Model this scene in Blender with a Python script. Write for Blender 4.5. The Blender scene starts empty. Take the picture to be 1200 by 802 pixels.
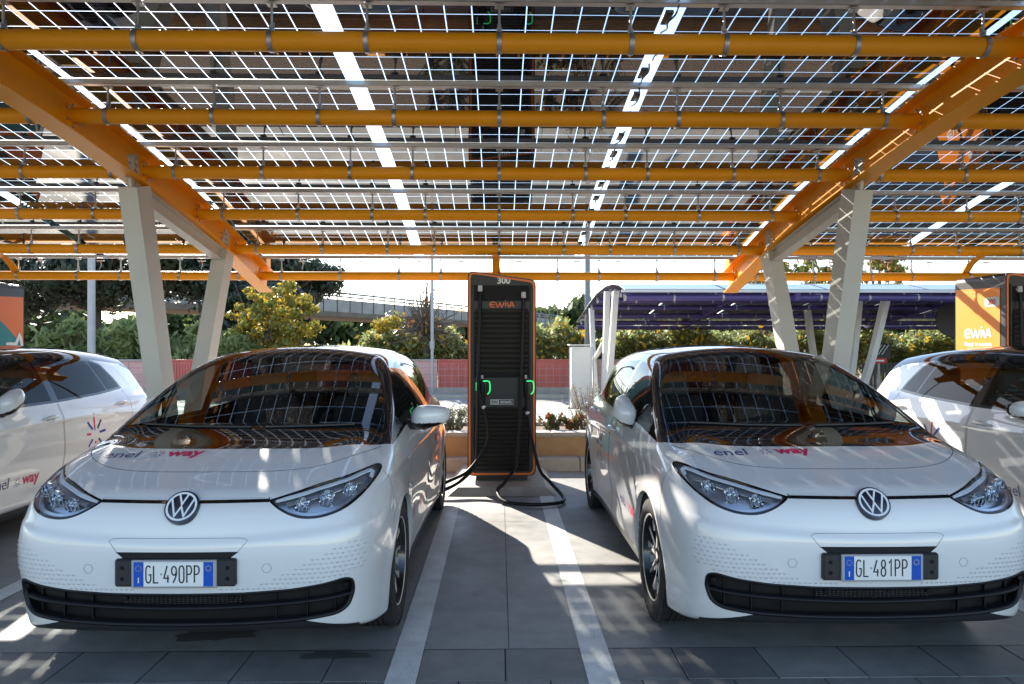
"""EV charging bay under a solar canopy"""
HRES=.0135
import bpy, math, random
import numpy as np
from mathutils import Vector, Matrix
R = math.radians
random.seed(7); rng = np.random.default_rng(7)
sc = bpy.context.scene
COL = sc.collection
# ------------------------------------------------------------ camera, sky, sun, exposure
cam_d = bpy.data.cameras.new("camera"); cam = bpy.data.objects.new("camera", cam_d); COL.objects.link(cam)
cam.location = (0, 0, 1.57); cam.rotation_euler = (R(90), 0, R(-1.03))
cam_d.lens = 24.93; cam_d.sensor_width = 36; cam_d.shift_y = 3/1200
cam_d.clip_start = 0.05; cam_d.clip_end = 3000
sc.camera = cam
SUN_EL, SUN_AZ = 28.8, -27.0        # degrees; azimuth measured from +Y, negative = to the left
w = bpy.data.worlds.new("World"); sc.world = w; w.use_nodes = True
nt = w.node_tree; bg = nt.nodes["Background"]
sky = nt.nodes.new("ShaderNodeTexSky"); sky.sky_type = 'NISHITA'; sky.sun_disc = False
sky.sun_elevation = R(SUN_EL); sky.sun_rotation = R(SUN_AZ)
sky.air_density = 1.0; sky.dust_density = 0.3; sky.ozone_density = 1.0; sky.altitude = 50
nt.links.new(sky.outputs[0], bg.inputs[0]); bg.inputs[1].default_value = 0.12
sun_d = bpy.data.lights.new("sun", 'SUN'); sun_d.energy = 5.0; sun_d.angle = R(0.5); sun_d.color = (1.0, .93, .82)
sun = bpy.data.objects.new("sun", sun_d); COL.objects.link(sun)
el, az = R(SUN_EL), R(SUN_AZ)
SDIR = Vector((math.sin(az)*math.cos(el), math.cos(az)*math.cos(el), math.sin(el)))
sun.rotation_euler = SDIR.to_track_quat('Z', 'Y').to_euler(); sun.location = SDIR*30
sc.view_settings.view_transform = 'Standard'; sc.view_settings.look = 'None'
sc.view_settings.gamma = 1.0; sc.view_settings.exposure = 1.7
sc.view_settings.use_curve_mapping = False
sc.render.engine = 'CYCLES'
sc.cycles.use_denoising = True
sc.cycles.max_bounces = 9; sc.cycles.diffuse_bounces = 3; sc.cycles.glossy_bounces = 4
sc.cycles.transparent_max_bounces = 20; sc.cycles.transmission_bounces = 4
sc.cycles.caustics_reflective = False; sc.cycles.caustics_refractive = False
sc.cycles.sample_clamp_indirect = 6.0

# ------------------------------------------------------------ helpers
def lin(c):
    return tuple(((v/12.92) if v <= .04045 else ((v+.055)/1.055)**2.4) for v in c)
def hexc(h):
    return lin(tuple(int(h[i:i+2], 16)/255 for i in (0, 2, 4)))
MATS = {}
def mat(name, color=(.5,.5,.5), rough=.5, metal=0., coat=0., coat_rough=.03, spec=.5, noise=None, bump=None, emit=None, emit_s=0., alpha=None):
    """noise = (scale, amount, detail): value variation of the colour; bump = (scale, strength, distance)"""
    m = bpy.data.materials.new(name); m.use_nodes = True
    nt = m.node_tree; b = nt.nodes["Principled BSDF"]
    b.inputs['Base Color'].default_value = (*color, 1); b.inputs['Roughness'].default_value = rough
    b.inputs['Metallic'].default_value = metal; b.inputs['Coat Weight'].default_value = coat
    b.inputs['Coat Roughness'].default_value = coat_rough; b.inputs['Specular IOR Level'].default_value = spec
    if emit: b.inputs['Emission Color'].default_value = (*emit, 1); b.inputs['Emission Strength'].default_value = emit_s
    tc = None
    if noise or bump:
        tc = nt.nodes.new("ShaderNodeTexCoord")
    if noise:
        n = nt.nodes.new("ShaderNodeTexNoise"); n.inputs['Scale'].default_value = noise[0]; n.inputs['Detail'].default_value = noise[2] if len(noise) > 2 else 6
        n.inputs['Roughness'].default_value = .62
        nt.links.new(tc.outputs['Object'], n.inputs['Vector'])
        mr = nt.nodes.new("ShaderNodeMapRange"); mr.inputs['From Min'].default_value = .25; mr.inputs['From Max'].default_value = .75
        mr.inputs['To Min'].default_value = 1-noise[1]; mr.inputs['To Max'].default_value = 1+noise[1]
        nt.links.new(n.outputs['Fac'], mr.inputs['Value'])
        mx = nt.nodes.new("ShaderNodeMix"); mx.data_type = 'RGBA'; mx.blend_type = 'MULTIPLY'; mx.inputs['Factor'].default_value = 1
        mx.inputs[6].default_value = (*color, 1)
        cb = nt.nodes.new("ShaderNodeCombineColor")
        for i in range(3): nt.links.new(mr.outputs[0], cb.inputs[i])
        nt.links.new(cb.outputs[0], mx.inputs[7]); nt.links.new(mx.outputs[2], b.inputs['Base Color'])
        r2 = nt.nodes.new("ShaderNodeMapRange"); r2.inputs['To Min'].default_value = max(0, rough-.08); r2.inputs['To Max'].default_value = min(1, rough+.1)
        nt.links.new(n.outputs['Fac'], r2.inputs['Value']); nt.links.new(r2.outputs[0], b.inputs['Roughness'])
    if bump:
        n = nt.nodes.new("ShaderNodeTexNoise"); n.inputs['Scale'].default_value = bump[0]; n.inputs['Detail'].default_value = 5
        nt.links.new(tc.outputs['Object'], n.inputs['Vector'])
        bp = nt.nodes.new("ShaderNodeBump"); bp.inputs['Strength'].default_value = bump[1]; bp.inputs['Distance'].default_value = bump[2]
        nt.links.new(n.outputs['Fac'], bp.inputs['Height']); nt.links.new(bp.outputs[0], b.inputs['Normal'])
    MATS[name] = m
    return m
def node(nt, typ, **kw):
    n = nt.nodes.new(typ)
    for k, v in kw.items(): setattr(n, k, v)
    return n
def mth(nt, op, a, b=None, clamp=False):
    n = nt.nodes.new("ShaderNodeMath"); n.operation = op; n.use_clamp = clamp
    for i, v in enumerate((a, b)):
        if v is None: continue
        if isinstance(v, (int, float)): n.inputs[i].default_value = v
        else: nt.links.new(v, n.inputs[i])
    return n.outputs[0]

def mk(name, V, F, m, parent=None, smooth=False, N=None):
    """one mesh object from vertices and faces (numpy triangles or a list of polygons)"""
    me = bpy.data.meshes.new(name)
    if isinstance(F, np.ndarray):
        V = np.asarray(V, dtype=np.float32); nv, nf, k = len(V), len(F), F.shape[1]
        me.vertices.add(nv); me.vertices.foreach_set("co", V.ravel())
        me.loops.add(nf*k); me.loops.foreach_set("vertex_index", F.astype(np.int32).ravel())
        me.polygons.add(nf); me.polygons.foreach_set("loop_start", np.arange(0, nf*k, k, dtype=np.int32))
        me.polygons.foreach_set("loop_total", np.full(nf, k, dtype=np.int32))
        me.update(calc_edges=True)
    else:
        me.from_pydata([tuple(map(float, v)) for v in V], [], [tuple(int(i) for i in f) for f in F]); me.update()
    if smooth or N is not None:
        me.polygons.foreach_set("use_smooth", np.ones(len(me.polygons), dtype=bool))
    if N is not None:
        me.normals_split_custom_set_from_vertices([tuple(map(float, n)) for n in N])
    ms = m if isinstance(m, (list, tuple)) else [m]
    for q in ms: me.materials.append(MATS[q] if isinstance(q, str) else q)
    o = bpy.data.objects.new(name, me); COL.objects.link(o)
    if parent: o.parent = parent
    return o
def empty(name, loc=(0,0,0), rz=0, parent=None):
    o = bpy.data.objects.new(name, None); COL.objects.link(o); o.location = loc; o.rotation_euler = (0,0,rz)
    o.empty_display_size = .2
    if parent: o.parent = parent
    return o
def tag(o, label, cat, group=None, kind=None):
    if label: o["label"] = label
    if cat: o["category"] = cat
    if group: o["group"] = group
    if kind: o["kind"] = kind
    return o
def struct(o, label=None):
    o["kind"] = "structure"
    if label: o["label"] = label
    return o
def copy_tree(o, parent=None):
    c = o.copy(); COL.objects.link(c)
    if parent: c.parent = parent
    for ch in list(o.children): copy_tree(ch, c)
    return c

class MB:
    """collects polygons for one mesh"""
    def __init__(s): s.V = []; s.F = []; s.MI = []
    def add(s, V, F, mi=0):
        b = len(s.V); s.V += [tuple(map(float, v)) for v in V]
        for f in F: s.F.append(tuple(int(i)+b for i in f)); s.MI.append(mi)
        return s
    def box(s, c, d, rot=None, mi=0, bev=0.):
        hx, hy, hz = d[0]/2, d[1]/2, d[2]/2
        if bev > 0:
            bv = min(bev, hx*.49, hy*.49, hz*.49); P = []
            idx = {}
            for sx in (-1,1):
                for sy in (-1,1):
                    for sz in (-1,1):
                        for ax in range(3):
                            p = [sx*(hx-bv), sy*(hy-bv), sz*(hz-bv)]
                            p[ax] = (sx*hx, sy*hy, sz*hz)[ax]
                            idx[(sx,sy,sz,ax)] = len(P); P.append(p)
            F = []
            for ax in range(3):
                a1, a2 = (ax+1)%3, (ax+2)%3
                for s0 in (-1,1):
                    q = []
                    for (u, v) in ((-1,-1),(1,-1),(1,1),(-1,1)):
                        k = [0,0,0]; k[ax] = s0; k[a1] = u; k[a2] = v; q.append(idx[(*k, ax)])
                    F.append(q if s0 > 0 else q[::-1])
            for ax in range(3):           # edges running along ax
                a1, a2 = (ax+1)%3, (ax+2)%3
                for u in (-1,1):
                    for v in (-1,1):
                        k0 = [0,0,0]; k0[ax] = -1; k0[a1] = u; k0[a2] = v; k1 = list(k0); k1[ax] = 1
                        q = [idx[(*k0,a1)], idx[(*k1,a1)], idx[(*k1,a2)], idx[(*k0,a2)]]
                        F.append(q if u*v < 0 else q[::-1])
            for sx in (-1,1):
                for sy in (-1,1):
                    for sz in (-1,1):
                        q = [idx[(sx,sy,sz,0)], idx[(sx,sy,sz,1)], idx[(sx,sy,sz,2)]]
                        F.append(q if sx*sy*sz > 0 else q[::-1])
        else:
            P = [(x*hx, y*hy, z*hz) for x in (-1,1) for y in (-1,1) for z in (-1,1)]
            F = [(0,1,3,2),(4,6,7,5),(0,4,5,1),(2,3,7,6),(0,2,6,4),(1,5,7,3)]
        M = rot if rot is not None else Matrix.Identity(3)
        c = Vector(c)
        return s.add([M @ Vector(p) + c for p in P], F, mi)
    def tube(s, pts, r, n=10, mi=0, cap=True, closed=False):
        pts = [Vector(p) for p in pts]; m = len(pts)
        rr = r if isinstance(r, (list, tuple)) else [r]*m
        V = []; up = None
        for i, p in enumerate(pts):
            a = pts[i-1] if (i > 0 or closed) else p; b = pts[(i+1) % m] if (i < m-1 or closed) else p
            t = (b-a).normalized()
            if up is None:
                up = Vector((0,0,1)) if abs(t.z) < .9 else Vector((1,0,0))
            u = (up - t*up.dot(t)).normalized(); up = u; v = t.cross(u)
            for k in range(n):
                an = 2*math.pi*k/n; V.append(p + (u*math.cos(an)+v*math.sin(an))*rr[i])
        F = []
        for i in range(m if closed else m-1):
            j = (i+1) % m
            for k in range(n):
                F.append((i*n+k, i*n+(k+1)%n, j*n+(k+1)%n, j*n+k))
        if cap and not closed: F.append(tuple(range(n))[::-1]); F.append(tuple((m-1)*n+k for k in range(n)))
        return s.add(V, F, mi)
    def lathe(s, prof, n=24, axis='z', c=(0,0,0), mi=0, close=False):
        """prof: list of (r, h) revolved about an axis through c"""
        V = []; m = len(prof)
        for (r, h) in prof:
            for k in range(n):
                a = 2*math.pi*k/n; u, v = r*math.cos(a), r*math.sin(a)
                p = {'z': (u, v, h), 'x': (h, u, v), 'y': (v, h, u)}[axis]
                V.append((p[0]+c[0], p[1]+c[1], p[2]+c[2]))
        F = []
        for i in range(m if close else m-1):
            j = (i+1) % m
            for k in range(n):
                F.append((i*n+k, i*n+(k+1)%n, j*n+(k+1)%n, j*n+k))
        return s.add(V, F, mi)
    def prism(s, poly, a, b, plane='yz', mi=0):
        """extrude a 2D polygon between a and b along the remaining axis"""
        n = len(poly)
        def P(u, v, w): return {'yz': (w, u, v), 'xz': (u, w, v), 'xy': (u, v, w)}[plane]
        V = [P(u, v, a) for u, v in poly] + [P(u, v, b) for u, v in poly]
        F = [tuple(range(n))[::-1], tuple(range(n, 2*n))] + [(i, (i+1)%n, n+(i+1)%n, n+i) for i in range(n)]
        return s.add(V, F, mi)
    def build(s, name, m, parent=None, smooth=False, auto=None):
        o = mk(name, s.V, s.F, m, parent, smooth)
        me = o.data
        if len(me.materials) > 1: me.polygons.foreach_set("material_index", s.MI)
        import bmesh as _b
        bm = _b.new(); bm.from_mesh(me); _b.ops.recalc_face_normals(bm, faces=bm.faces)
        if auto:
            for e in bm.edges:
                if len(e.link_faces) == 2 and e.calc_face_angle(0) > R(auto): e.smooth = False
            for f in bm.faces: f.smooth = True
        bm.to_mesh(me); bm.free()
        return o

def stroke2d(pts, w, closed=False):
    """a flat mitred stroke: vertices (n,2) and quads"""
    P = np.array(pts, float); n = len(P); V = []
    for i in range(n):
        a = P[i-1] if (i > 0 or closed) else None; b = P[(i+1) % n] if (i < n-1 or closed) else None
        d1 = (P[i]-a)/np.linalg.norm(P[i]-a) if a is not None else None
        d2 = (b-P[i])/np.linalg.norm(b-P[i]) if b is not None else None
        if d1 is None: d1 = d2
        if d2 is None: d2 = d1
        n1 = np.array([-d1[1], d1[0]]); n2 = np.array([-d2[1], d2[0]])
        m = n1+n2; L = np.linalg.norm(m); m = m/L if L > 1e-6 else n1
        k = min(1/max(m@n1, .35), 2.6)
        V += [P[i]+m*w/2*k, P[i]-m*w/2*k]
    F = []
    for i in range(n if closed else n-1):
        j = (i+1) % n; F.append((2*i, 2*i+1, 2*j+1, 2*j))
    return np.array(V), F
def arc(cx, cy, rx, ry, a0, a1, n=12):
    return [(cx+rx*math.cos(R(a0+(a1-a0)*i/n)), cy+ry*math.sin(R(a0+(a1-a0)*i/n))) for i in range(n+1)]
_tc = {}
def text2d(txt, size=1.0, bold=0.0, align='CENTER', spacing=1.0):
    """mesh of a text line in the built-in font: vertices (n,2) and faces"""
    cu = bpy.data.curves.new("t", 'FONT'); cu.body = txt; cu.size = size; cu.offset = bold; cu.align_x = align; cu.resolution_u = 3
    cu.space_character = spacing
    o = bpy.data.objects.new("t", cu); COL.objects.link(o)
    dg = bpy.context.evaluated_depsgraph_get(); me = o.evaluated_get(dg).to_mesh()
    V = np.array([(v.co.x, v.co.y) for v in me.vertices]); F = [tuple(p.vertices) for p in me.polygons]
    o.evaluated_get(dg).to_mesh_clear(); bpy.data.objects.remove(o); bpy.data.curves.remove(cu)
    return V, F
class Flat:
    """several 2D pieces put on one plane (or bent onto a surface)"""
    def __init__(s): s.V = []; s.F = []; s.L = 0
    def add(s, VF, dx=0, dy=0, sx=1, sy=None, layer=None):
        V, F = VF; sy = sx if sy is None else sy; b = len(s.V)
        lay = s.L if layer is None else layer; s.L += 1
        s.V += [(v[0]*sx+dx, v[1]*sy+dy, lay) for v in V]; s.F += [tuple(i+b for i in f) for f in F]
        return s
    def stroke(s, pts, w, dx=0, dy=0, sc_=1, closed=False):
        return s.add(stroke2d([(p[0]*sc_, p[1]*sc_) for p in pts], w*sc_, closed), dx, dy)
    def on_plane(s, name, O, U, W, N, m, parent, off=.001, step=.00012):
        O, U, W, N = map(Vector, (O, U, W, N))
        V = [O+U*v[0]+W*v[1]+N*(off+v[2]*step) for v in s.V]
        return mk(name, V, s.F, m, parent)
# ------------------------------------------------------------ materials
mat("white_paint", (.70,.695,.69), .32, coat=1., coat_rough=.02)
mat("gloss_black", (.006,.006,.007), .04, spec=.5)
mat("black_plastic", (.018,.019,.022), .42, bump=(400,.15,.0006))
mat("grille_black", (.007,.008,.011), .45, spec=.3)
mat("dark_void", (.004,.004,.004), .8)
mat("underbody", (.02,.02,.02), .8)
mat("seam", (.035,.03,.035), .6)
mat("rubber", (.018,.018,.018), .75, bump=(60,.3,.002), noise=(8,.3))
mat("rim_black", (.008,.008,.009), .25, coat=.6)
mat("rim_silver", (.70,.67,.62), .32, metal=.35)
mat("brake_disc", (.35,.33,.30), .35, metal=1., noise=(30,.3))
mat("chrome", (.85,.86,.88), .08, metal=1.)
mat("satin_silver", (.66,.68,.70), .35, metal=.2)
mat("interior", (.022,.022,.024), .7)
mat("interior_grey", (.09,.09,.095), .75, bump=(300,.3,.001))
mat("seat_fabric", (.045,.045,.05), .85, bump=(500,.3,.001))
mat("headliner", (.05,.05,.052), .9)
mat("emblem_dark", (.012,.018,.035), .25, coat=.8)
mat("emblem_white", (.78,.79,.8), .3)
mat("lamp_dark", (.02,.021,.025), .3)
mat("lamp_grey", (.50,.52,.56), .30, metal=.7, coat=.4)
mat("drl_white", (.88,.90,.92), .3, coat=.4)
mat("lamp_red", (.35,.008,.012), .18, coat=1.)
mat("lamp_chrome", (.8,.82,.86), .12, metal=1.)
mat("amber", (.6,.22,.02), .3)
mat("plate_white", (.78,.78,.76), .35)
mat("plate_blue", hexc('0a4fb4'), .35)
mat("plate_ink", (.01,.01,.012), .5)
mat("yellow_star", (.75,.55,.05), .4)
mat("frame_grey", (.42,.43,.45), .35, metal=.4)
mat("decal_navy", hexc('2c2368'), .4)
mat("decal_pink", hexc('d3145a'), .4)
mat("decal_blue", hexc('1f2a94'), .4)
mat("decal_cyan", hexc('33bcd0'), .4)
mat("orange_paint", (.95,.36,.003), .42, spec=.35, noise=(1.5,.06), bump=(25,.05,.002))
mat("grey_steel", (.58,.55,.49), .5, noise=(2.5,.07), bump=(60,.08,.001))
mat("galvanised", (.42,.42,.41), .38, metal=.85, noise=(30,.25))
mat("aluminium", (.50,.50,.50), .42, metal=.8, noise=(8,.12))
mat("bolt", (.55,.55,.55), .3, metal=.9)
mat("cable_black", (.011,.011,.012), .42)
mat("cable_hose", (.006,.006,.007), .5, spec=.3)
mat("charger_black", (.020,.019,.017), .42, bump=(300,.1,.0008))
mat("charger_face", (.026,.024,.020), .5)
mat("charger_slat", (.030,.028,.022), .5)
mat("charger_orange", hexc('e8701a'), .4)
mat("panel_orange", hexc('f08a1c'), .45)
mat("panel_teal", hexc('0c7f80'), .45)
mat("logo_white", (.8,.8,.8), .5)
mat("logo_orange", hexc('e0661c'), .45)
mat("badge_grey", (.55,.55,.55), .5)
mat("badge_red", hexc('c04a3a'), .5)
mat("led_green", (.05,.7,.22), .4, emit=(.05,.9,.25), emit_s=.3)
mat("sky_white_box", (.62,.62,.58), .5, noise=(3,.06))
mat("purple_paint", hexc('4a3f78'), .45, noise=(3,.1))
mat("white_steel", (.62,.62,.60), .5, noise=(3,.06))
mat("pole_grey", (.36,.37,.38), .5, noise=(6,.12))
mat("overpass_concrete", (.33,.315,.29), .85, noise=(.5,.35,9), bump=(3,.4,.05))
mat("overpass_rail", (.20,.21,.22), .6)
mat("fence_red", hexc('c4685f'), .6, noise=(3,.12))
mat("wall_pink", hexc('cda39c'), .8, noise=(3,.15))
mat("fence_dark", (.05,.052,.055), .6)
mat("kerb_concrete", (.40,.375,.33), .85, noise=(5,.22,10), bump=(60,.3,.003))
mat("coping", (.42,.40,.36), .8, noise=(7,.2,10), bump=(60,.3,.002))
mat("tan_plaster", hexc('b3916a'), .9, noise=(6,.18,10), bump=(90,.4,.003))
mat("soil", (.14,.10,.07), .95, noise=(20,.4), bump=(30,.8,.02))
mat("gravel_light", (.42,.40,.36), .9, noise=(30,.25), bump=(80,.5,.01))
mat("sign_back", (.02,.02,.022), .6)
mat("sign_red", hexc('b01c1c'), .5)
mat("bark", (.09,.07,.05), .9, noise=(8,.3), bump=(20,.7,.02))
mat("bark_grey", (.15,.125,.10), .9, noise=(8,.3), bump=(20,.7,.01))
mat("bottle_stain", (.02,.02,.02), .3)

def schlick(nt, ior):
    """reflectance of a clear sheet, the same from both of its sides"""
    g = node(nt, "ShaderNodeNewGeometry"); d = node(nt, "ShaderNodeVectorMath", operation='DOT_PRODUCT')
    nt.links.new(g.outputs['Incoming'], d.inputs[0]); nt.links.new(g.outputs['Normal'], d.inputs[1])
    c = mth(nt, 'SUBTRACT', 1.0, mth(nt, 'ABSOLUTE', d.outputs['Value'])); f0 = ((ior-1)/(ior+1))**2
    return mth(nt, 'ADD', mth(nt, 'MULTIPLY', mth(nt, 'POWER', c, 5.0), 1-f0), f0, True)
def glass_mat(name, tint, rough=.0, ior=1.5, refl=1.0):
    m = bpy.data.materials.new(name); m.use_nodes = True; nt = m.node_tree; nt.nodes.clear()
    out = node(nt, "ShaderNodeOutputMaterial"); mx = node(nt, "ShaderNodeMixShader")
    tr = node(nt, "ShaderNodeBsdfTransparent"); tr.inputs[0].default_value = (*tint, 1)
    gl = node(nt, "ShaderNodeBsdfGlossy"); gl.inputs['Roughness'].default_value = rough; gl.inputs[0].default_value = (1,1,1,1)
    f = mth(nt, 'MULTIPLY', schlick(nt, ior), refl, True)
    nt.links.new(f, mx.inputs[0]); nt.links.new(tr.outputs[0], mx.inputs[1]); nt.links.new(gl.outputs[0], mx.inputs[2])
    nt.links.new(mx.outputs[0], out.inputs[0]); MATS[name] = m; return m
glass_mat("glass_front", (.50,.56,.55), ior=1.75)
glass_mat("glass_side", (.34,.38,.38), ior=1.5, refl=.6)
glass_mat("glass_dark", (.14,.15,.16), ior=1.5, refl=.6)
glass_mat("lens", (.86,.89,.92), ior=1.45)

def leaf_mat(name, c1, c2, trans=.35):
    m = bpy.data.materials.new(name); m.use_nodes = True; nt = m.node_tree; nt.nodes.clear()
    out = node(nt, "ShaderNodeOutputMaterial"); mx = node(nt, "ShaderNodeMixShader"); mx.inputs[0].default_value = trans
    d = node(nt, "ShaderNodeBsdfPrincipled"); d.inputs['Roughness'].default_value = .5; t = node(nt, "ShaderNodeBsdfTranslucent")
    oi = node(nt, "ShaderNodeNewGeometry"); rp = node(nt, "ShaderNodeMix", data_type='RGBA')
    rp.inputs[6].default_value = (*c1, 1); rp.inputs[7].default_value = (*c2, 1)
    nt.links.new(oi.outputs['Random Per Island'], rp.inputs[0])
    nt.links.new(rp.outputs[2], d.inputs['Base Color']); nt.links.new(rp.outputs[2], t.inputs[0])
    nt.links.new(d.outputs[0], mx.inputs[1]); nt.links.new(t.outputs[0], mx.inputs[2]); nt.links.new(mx.outputs[0], out.inputs[0])
    MATS[name] = m; return m
leaf_mat("leaf_green", (.15,.19,.06), (.34,.34,.15), .55)
leaf_mat("leaf_light", (.19,.25,.08), (.36,.40,.17), .5)
leaf_mat("leaf_yellowgreen", (.17,.20,.04), (.38,.36,.08), .5)
leaf_mat("leaf_yellow", (.42,.27,.02), (.55,.36,.03))
leaf_mat("leaf_orange", (.40,.15,.03), (.50,.24,.03))
leaf_mat("leaf_dark", (.018,.030,.018), (.05,.065,.032), .25)
leaf_mat("leaf_mid", (.06,.085,.03), (.12,.15,.05))
leaf_mat("leaf_dry", (.25,.20,.12), (.34,.29,.18))
leaf_mat("leaf_red", (.28,.05,.02), (.30,.16,.05))
leaf_mat("leaf_rosemary", (.11,.14,.08), (.19,.22,.14))
# ------------------------------------------------------------ the hatchback: one smooth field, meshed and cut into panels
# local axes: x to the picture's right, y from the nose (0) to the tail (4.26), z up
def spl(xs, ys):
    xs = np.array(xs, float); ys = np.array(ys, float); n = len(xs); h = np.diff(xs)
    A = np.zeros((n, n)); b = np.zeros(n); A[0,0] = A[-1,-1] = 1
    for i in range(1, n-1):
        A[i,i-1] = h[i-1]; A[i,i] = 2*(h[i-1]+h[i]); A[i,i+1] = h[i]
        b[i] = 3*((ys[i+1]-ys[i])/h[i] - (ys[i]-ys[i-1])/h[i-1])
    c = np.linalg.solve(A, b); t = np.linspace(xs[0], xs[-1], 5000); k = np.clip(np.searchsorted(xs, t)-1, 0, n-2)
    bb = (ys[k+1]-ys[k])/h[k] - h[k]*(2*c[k]+c[k+1])/3; dd = (c[k+1]-c[k])/(3*h[k]); u = t-xs[k]
    v = ys[k]+bb*u+c[k]*u*u+dd*u**3
    return lambda x: np.interp(x, t, v)
AX_F, AX_R, AX_Z = .834, 3.604, .348
s_W = spl([-.1,.3,.8,1.3,2.2,3.0,3.6,4.0,4.35], [.86,.884,.900,.896,.900,.904,.900,.870,.83])
s_q = spl([.05,.16,.25,.34,.45,.6,.75,.88,1.0,1.1,1.3], [-.07,-.045,-.026,-.016,-.008,.0,-.004,-.022,-.052,-.085,-.17])
s_H = spl([-.1,.0,.08,.2,.35,.58,.8,1.0,1.5,2.5,3.5,4.0,4.4], [.79,.825,.864,.905,.952,1.018,1.056,1.070,1.068,1.065,1.095,1.09,1.06])
s_F0 = spl([.05,.14,.2,.27,.35,.45,.58,.70,.78,.84,.90,1.0], [.20,.13,.075,.04,.018,.004,.0,.012,.03,.055,.10,.20])
s_R0 = spl([.1,.2,.3,.45,.6,.75,.9,1.0,1.15], [.25,.12,.05,.0,.0,.035,.045,.05,.10])
s_WG = spl([.6,.9,1.2,1.6,2.0,2.8,3.4,3.8,4.2], [.80,.825,.842,.850,.855,.848,.815,.765,.70])
s_TG = spl([.8,1.3,1.6,1.9,2.2,2.6,3.0,3.4,3.8,4.3], [1.38,1.46,1.505,1.540,1.560,1.568,1.555,1.524,1.478,1.41])
def smax(a, b, k):
    h = np.maximum(k-np.abs(a-b), 0)/k
    return np.maximum(a, b) + h*h*k*.25
def gauss(x, c, s): return np.exp(-((x-c)/s)**2)
def S_low(y, z):
    s = s_W(y)+s_q(z)
    s = s - .020*gauss(z, .43, .13)*(1/(1+np.exp(-(y-1.35)/.06)))*(1/(1+np.exp((y-2.98)/.06)))       # hollow along the doors
    for ay in (AX_F, AX_R):
        r = np.sqrt((y-ay)**2+(z-AX_Z)**2); s = s + .013*gauss(r, .37, .075)
    s = s + .008*gauss(z, .86-.0*y, .05)*(1/(1+np.exp(-(y-1.1)/.2)))
    return s
def F_front(x, z):
    P = .085*x**2 + .72*x**10
    sw = 1+.55/(1+np.exp(-(z-.80)/.05))+.28/(1+np.exp((z-.50)/.05))
    return s_F0(z)+P*sw + .011/(1+np.exp(-np.clip((z-(.682+.055*(x/.8)**2))/.007,-30,30)))
def T_low(x, y):
    x2 = (x/.8)**2
    return s_H(y) - .030*x2 - .022*x2**4 + .012*gauss(x, .66, .10)*gauss(y, .6, .4)
def S_glass(y, z): return s_WG(y) - .31*(z-1.0) - .26*(z-1.0)*np.abs(z-1.0)
def f_body(x, y, z):
    x = np.abs(x)
    side = (x - S_low(y, z))
    top = (z - T_low(x, y))*.97
    front = (F_front(x, z)-y)/(1+.55*x**2*2)
    rear = (y - (4.26 - s_R0(z) - .14*x**2 - .35*x**6))
    bot = (.165+.095*gauss(y, 0., .30)+.06*gauss(y, 4.26, .3)) - z
    low = smax(smax(side, front, .09), rear, .14)
    low = smax(low, top, .06); low = smax(low, bot, .03)
    gs = (x - S_glass(y, z))*.93
    rf = z - (s_TG(y) - .055*(x/.6)**2)
    ws = ((.89+(z-1.09)*2.2+.13*x**2+.10*x**6) - y)/2.42
    rg = (y - (4.13-(z-1.1)*.74-.10*x**2))/1.24
    g = smax(smax(gs, rf, .12), ws, .045); g = smax(g, rg, .06); g = smax(g, .9-z, .02)
    return -smax(-low, -g, .05)
def fgrad(P, e=.0015):
    x, y, z = P[:,0], P[:,1], P[:,2]
    return np.stack([f_body(x+e,y,z)-f_body(x-e,y,z), f_body(x,y+e,z)-f_body(x,y-e,z), f_body(x,y,z+e)-f_body(x,y,z-e)], 1)/(2*e)
def newton(P, it=4):
    for _ in range(it):
        v = f_body(P[:,0],P[:,1],P[:,2]); g = fgrad(P); P = P - g*(np.clip(v,-.03,.03)/np.maximum((g*g).sum(1), .2))[:,None]
    return P
def unit(a): return a/np.maximum(np.linalg.norm(a, axis=1), 1e-9)[:,None]
def fnormal(P): return unit(fgrad(P, .003))
def project(P, d, span=1.2, n=160):
    """march from P along d (pointing into the car) to the skin; returns points"""
    P = np.array(P, float); d = np.array(d, float); d = d/np.linalg.norm(d)
    t0 = np.zeros(len(P)); done = np.zeros(len(P), bool); hit = np.full(len(P), span)
    pv = f_body(*P.T); ts = np.linspace(0, span, n)
    for t in ts[1:]:
        v = f_body(*(P+d*t).T); c = (~done) & (pv > 0) & (v <= 0); hit[c] = t; done |= c; pv = v
    lo = hit-span/(n-1); hi = hit.copy()
    for _ in range(18):
        m = (lo+hi)/2; v = f_body(*(P+d*m[:,None]).T); lo = np.where(v > 0, m, lo); hi = np.where(v > 0, hi, m)
    return P+d*hi[:,None]
D_IN = {'front': ((0,1,0), (0,2)), 'top': ((0,0,-1), (0,1)), 'right': ((-1,0,0), (1,2)), 'left': ((1,0,0), (1,2))}
def onskin(p2, view):
    """2D points of a view -> skin points. front: (x,z); top: (x,y); right/left: (y,z)"""
    p2 = np.array(p2, float); n = len(p2); Z = np.zeros(n)
    if view == 'front': P = np.stack([p2[:,0], Z-.5, p2[:,1]], 1)
    elif view == 'rear': P = np.stack([p2[:,0], Z+4.8, p2[:,1]], 1); return project(P, (0,-1,0))
    elif view == 'top': P = np.stack([p2[:,0], p2[:,1], Z+1.8], 1)
    elif view == 'right': P = np.stack([Z+1.15, p2[:,0], p2[:,1]], 1)
    else: P = np.stack([Z-1.15, p2[:,0], p2[:,1]], 1)
    return project(P, D_IN[view][0])

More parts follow.
